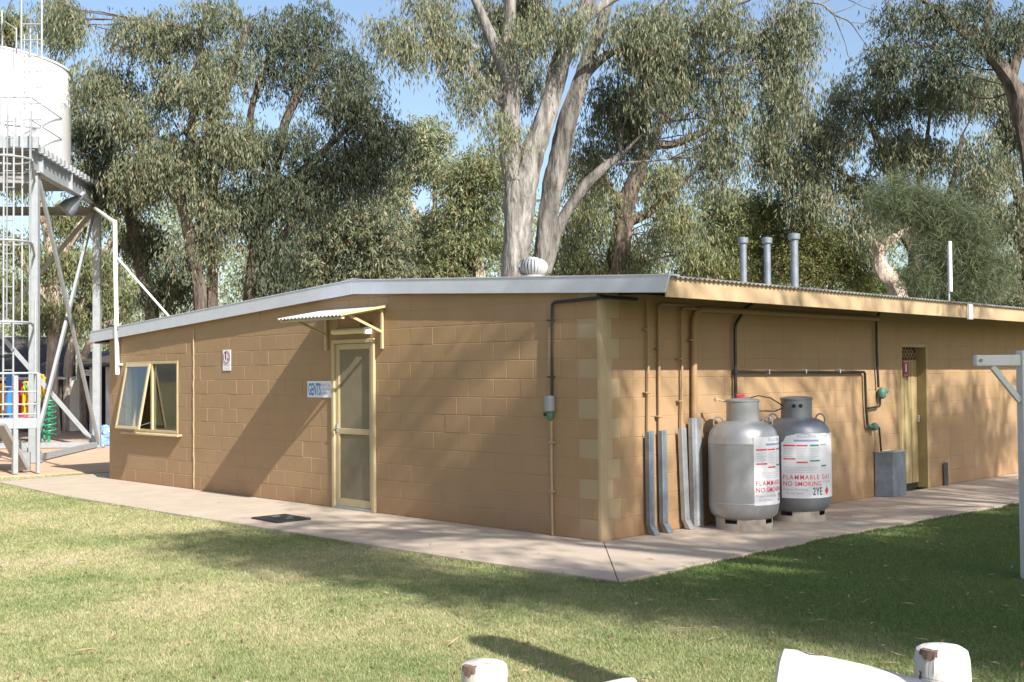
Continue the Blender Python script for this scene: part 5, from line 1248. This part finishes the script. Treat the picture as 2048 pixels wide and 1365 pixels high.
# distant wood that closes the view: one mass
rg = np.random.default_rng(90); C = []; Rr = []
for _ in range(900):
    px = rg.uniform(-200, 2250); D = rg.uniform(60, 85); top = 470+60*math.sin(px*.011)+45*math.sin(px*.027+1)+25*math.sin(px*.07)
    py = rg.uniform(top, 735) ; C.append(at(px, py, D)); Rr.append(rg.uniform(1.2, 2.2))
wd_ = kind(thing('distant_wood', 'distant grey-green gum woodland closing the view', 'woodland'), 'stuff'); bpy.data.objects.remove(wd_)
V, F = None, None
C = np.array(C); Rr = np.array(Rr); n = 90000; ix = rg.choice(len(C), n, p=Rr**2/np.sum(Rr**2))
P_ = C[ix]+unit(rg.normal(0, 1, (n, 3)))*rg.uniform(0, 1, (n, 1))**(1/2.4)*Rr[ix][:, None]*np.array([1, 1, .75]); P_ = P_[P_[:, 2] > .2]
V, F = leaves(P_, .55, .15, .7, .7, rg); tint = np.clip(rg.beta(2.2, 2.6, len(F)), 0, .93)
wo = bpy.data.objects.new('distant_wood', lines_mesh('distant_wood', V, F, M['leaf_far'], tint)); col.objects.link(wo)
wo['kind'] = 'stuff'; wo['label'] = 'distant grey-green gum woodland closing the view behind the trees'; wo['category'] = 'woodland'

# gums to the right of the camera station: their crowns throw the dappled shade on lawn, path and walls
def sun_up(x, y, z): return np.array([x, y, 0])+SUN*(z/SUN[2])
rg = np.random.default_rng(123)
def shade_tree(label, trunk, spots, count, seed):
    C = []; Rr = []
    for (x, y, sx, sy, n, zlo, zhi, r0, r1) in spots:
        for _ in range(n):
            C.append(sun_up(x+rg.normal(0, sx), y+rg.normal(0, sy), rg.uniform(zlo, zhi))); Rr.append(rg.uniform(r0, r1))
    C = np.array(C)
    top = C[:, 2].mean(); cen = C.mean(axis=0)
    tx_, ty_ = trunk
    limbs = [([np.array([tx_, ty_, -.1]), np.array([tx_+.1, ty_, top*.35]), np.array([tx_*.6+cen[0]*.4, ty_*.6+cen[1]*.4, top*.7]), np.array([cen[0], cen[1], top*1.1])], [.34, .28, .2, .08])]
    for _ in range(6):
        c = C[rg.integers(len(C))]; s0 = np.array([tx_*.8+cen[0]*.2, ty_*.8+cen[1]*.2, top*.5]); limbs.append(([s0, (s0+c)/2+rg.normal(0, .4, 3)+np.array([0, 0, .4]), c], [.14, .09, .03]))
    tree('gum_tree', label, (tx_, ty_, 0), limbs, C, Rr, int(count*QF), 'leaf', 'bark', seed, group='gum trees beside the lawn', L=.19, W=.036, droop=1.6, slen=.5)
SPOTS_A = [(1.0, -1.35, .18, .18, 7, 8.5, 10.5, .25, .38), (-1.2, -3.3, .5, .5, 34, 8, 10.5, .4, .65), (0.8, -3.3, .8, .6, 46, 8, 10.5, .4, .7), (-1.9, -1.3, .4, .45, 18, 8.5, 10.5, .3, .5), (1.25, -1.8, .22, .32, 12, 8.5, 10.5, .28, .42), (-2.25, 1.6, .3, .8, 24, 9, 11, .3, .5), (-2.5, 3.0, .3, .4, 7, 9, 11, .25, .42), (-.75, 1.6, .35, 1.4, 8, 9, 11, .22, .4), (.30, 1.0, .14, .5, 9, 9, 11, .25, .42), (.30, 2.6, .14, .6, 10, 9, 11, .25, .42), (.2, 4.9, .12, .3, 3, 9, 11, .22, .38)]
SPOTS_B = [(3.6, 2.38, 2.6, .12, 12, 9, 11, .2, .32), (3.2, -3.3, 1.1, .6, 54, 8, 10.5, .4, .7), (5.8, -3.4, 1.2, .7, 46, 8, 10.5, .4, .7), (2.6, .25, .8, .4, 17, 10, 13, .22, .40), (5.0, .3, 1.1, .45, 28, 10, 13, .22, .42), (8.2, .6, 1.0, .7, 34, 10, 13, .25, .48), (.6, .1, .25, .4, 4, 8.5, 11, .2, .35), (3.5, -1.0, 1.6, .3, 10, 8.5, 10.5, .25, .45), (8.5, -2.5, 1.2, .9, 30, 8, 10.5, .45, .75)]
shade_tree('gum shading the path corner from the right of the lawn', (.2, -13.5), SPOTS_A, 112000, 81)
shade_tree('gum shading the gas cylinder wall from the right of the lawn', (5.5, -14.0), SPOTS_B, 128000, 82)

# the line of gums across the lawn behind the observer: it closes off the low sky and is what the panes and cylinders mirror
for k, (x, y, h_) in enumerate(((-24, 3, 13), (-22, 13, 12), (-26, -9, 14), (-17, 21, 11), (-27, -22, 13))):
    rg = np.random.default_rng(300+k); C = []; Rr = []
    for _ in range(46):
        u = unit(rg.normal(0, 1, 3)); C.append(np.array([x, y, h_*.58])+u*np.array([4.2, 4.8, h_*.38])*rg.uniform(.3, 1)); Rr.append(rg.uniform(.8, 1.4))
    C = np.array(C); limbs = [([np.array([x, y, -.1]), np.array([x+.2, y, 2.5]), np.array([x, y+.3, h_*.55]), np.array([x, y, h_*.85])], [.4, .34, .25, .08])]
    tree('gum_tree', ['gum opposite the gents wall across the lawn', 'gum opposite the window across the lawn', 'gum behind the log barrier across the lawn', 'gum at the far left edge of the lawn', 'gum at the sunny far end of the lawn'][k], (x, y, 0), limbs, C, Rr, 11000, 'leaf', 'bark', 310+k, group='gum trees across the lawn', L=.45, W=.13, droop=1.0, slen=.6)

# ------------------------------------------------------------------ grass and litter
rg = np.random.default_rng(55)
def in_poly(P, poly):
    x, y = P[:, 0], P[:, 1]; c = np.zeros(len(P), bool); n = len(poly)
    for i in range(n):
        x1, y1 = poly[i]; x2, y2 = poly[(i+1) % n]
        t = ((y1 > y) != (y2 > y)) & (x < (x2-x1)*(y-y1)/(y2-y1+1e-12)+x1); c ^= t
    return c
PATH = [(-1.54,-1.50),(1.55,-1.44),(6.0,-1.63),(18,-1.6),(18,13),(.9,11.78),(0,11.73),(-1.45,11.52),(-1.66,8.6),(-1.67,5.2),(-1.64,.4)]
N = 820000
d = 5.2*np.exp(rg.uniform(0, math.log(30/5.2), N)*rg.uniform(.35, 1, N)**.5); a = rg.uniform(-.47, .49, N)
fx, fy = FW[0]/np.hypot(*FW[:2]), FW[1]/np.hypot(*FW[:2])
P2 = np.stack([CAM[0]+d*(fx+a*fy), CAM[1]+d*(fy-a*fx)], 1)
ok = ~in_poly(P2+rg.normal(0, .035, P2.shape), PATH) & ~in_poly(P2+rg.normal(0, .15, P2.shape), DIRT)
P2 = P2[ok]; d = d[ok]; base_n = len(P2)
E_ = []
for (xa, ya), (xb, yb) in zip([(-1.545, 11.5), (-1.66, 8.6), (-1.675, 5.2), (-1.645, .4), (-1.545, -1.5), (1.55, -1.445)], [(-1.66, 8.6), (-1.675, 5.2), (-1.645, .4), (-1.545, -1.5), (1.55, -1.445), (6.0, -1.635)]):
    k = int(900*math.hypot(xb-xa, yb-ya)); tt = rg.random((k, 1)); E_.append(np.array([xa, ya])+(np.array([xb, yb])-np.array([xa, ya]))*tt)
E_ = np.vstack(E_); E_ = E_[rg.random(len(E_)) < .5+.5*np.sin(E_.sum(1)*3.1+np.sin(E_[:, 0]*9))]; E_ = E_+rg.normal(0, .022, E_.shape)
P2 = np.vstack([P2, E_]); d = np.concatenate([d, (E_-CAM[:2])@np.array([FW[0], FW[1]])]); n = len(P2)
h = rg.uniform(.010, .025, n)*(1+.7*(rg.random(n) < .03))
h[base_n:] *= 1.6; wd = .0027*(d/6)**.8*rg.uniform(.7, 1.4, n)
ang = rg.uniform(0, 2*math.pi, n); ln = rg.normal(0, .55, (n, 2))*h[:, None]
V = np.empty((n, 3, 3)); sx = np.cos(ang)*wd; sy = np.sin(ang)*wd
V[:, 0] = np.stack([P2[:, 0]-sx, P2[:, 1]-sy, np.full(n, -.032)], 1); V[:, 1] = np.stack([P2[:, 0]+sx, P2[:, 1]+sy, np.full(n, -.032)], 1)
V[:, 2] = np.stack([P2[:, 0]+ln[:, 0], P2[:, 1]+ln[:, 1], -.03+h], 1)
gm = bpy.data.materials.new('grass_blades'); gm.use_nodes = True; t = gm.node_tree; b = t.nodes['Principled BSDF']; o_ = t.nodes['Material Output']
b.inputs['Roughness'].default_value = .6; b.inputs['Specular IOR Level'].default_value = .25
ad = grass_colour(t); at_ = _n(t, 'ShaderNodeAttribute', attribute_name='tint')
ma = _n(t, 'ShaderNodeMath', operation='ADD'); t.links.new(ad.outputs[0], ma.inputs[0]); t.links.new(at_.outputs['Fac'], ma.inputs[1])
cr = _n(t, 'ShaderNodeValToRGB'); e = cr.color_ramp.elements; e.new(.5); e.new(.6)
for el, (p_, c_) in zip(e, ((.57, (.20, .265, .10)), (.75, (.335, .36, .165)), (.91, (.46, .43, .24)), (1.04-.04, (.53, .46, .31)))): el.position = p_; el.color = (*c_, 1)
t.links.new(ma.outputs[0], cr.inputs[0]); gcol = lush(t, cr.outputs[0], (.115, .185, .05)); t.links.new(gcol, b.inputs['Base Color'])
tr = _n(t, 'ShaderNodeBsdfTranslucent'); t.links.new(gcol, tr.inputs[0]); mx = _n(t, 'ShaderNodeMixShader'); mx.inputs[0].default_value = .3
t.links.new(b.outputs[0], mx.inputs[1]); t.links.new(tr.outputs[0], mx.inputs[2]); t.links.new(mx.outputs[0], o_.inputs[0])
go = bpy.data.objects.new('lawn_grass', lines_mesh('lawn_grass', V.reshape(-1, 3), np.arange(n*3).reshape(n, 3), gm, rg.normal(0, .09, n))); col.objects.link(go)
go['kind'] = 'stuff'; go['label'] = 'short dry green lawn grass'; go['category'] = 'grass'
# fallen gum leaves and bark strips
N = 1200; d = 5.3*np.exp(rg.uniform(0, math.log(3.6), N)); a = rg.uniform(-.46, .48, N)
P2 = np.stack([CAM[0]+d*(fx+a*fy), CAM[1]+d*(fy-a*fx)], 1); ip = in_poly(P2, PATH)
P2 = P2[(~ip) | (rg.random(N) < .12)]; ip = in_poly(P2, PATH)
inside = (P2[:, 0] > -.05) & (P2[:, 1] > -.05); P2 = P2[~inside]; ip = ip[~inside]
n = len(P2); C = np.column_stack([P2, np.where(ip, .004, .006)+rg.uniform(0, .004, n)])
dv_ = rg.normal(0, 1, (n, 3)); dv_[:, 2] *= .12; dv_ = unit(dv_); s_ = unit(np.cross(dv_, np.array([0, 0, 1.0])+rg.normal(0, .2, (n, 3)))); l_ = .04+.11*rg.random((n, 1))**2; w_ = rg.uniform(.008, .022, (n, 1))
V = np.empty((n, 4, 3)); V[:, 0] = C; V[:, 1] = C+dv_*l_*.45+s_*w_*.5+np.array([0,0,.004]); V[:, 2] = C+dv_*l_; V[:, 3] = C+dv_*l_*.45-s_*w_*.5+np.array([0,0,.004])
V[:, :, 2] = np.maximum(V[:, :, 2], .003)
lo = bpy.data.objects.new('fallen_leaves', lines_mesh('fallen_leaves', V.reshape(-1, 3), np.arange(n*4).reshape(n, 4), leaf_mat('dry_leaves', [(0, (.22, .13, .07)), (.5, (.38, .26, .15)), (1, (.55, .43, .30))], .2), rg.random(n))); col.objects.link(lo)
lo['kind'] = 'stuff'; lo['label'] = 'dry fallen gum leaves scattered over lawn and path'; lo['category'] = 'leaf litter'
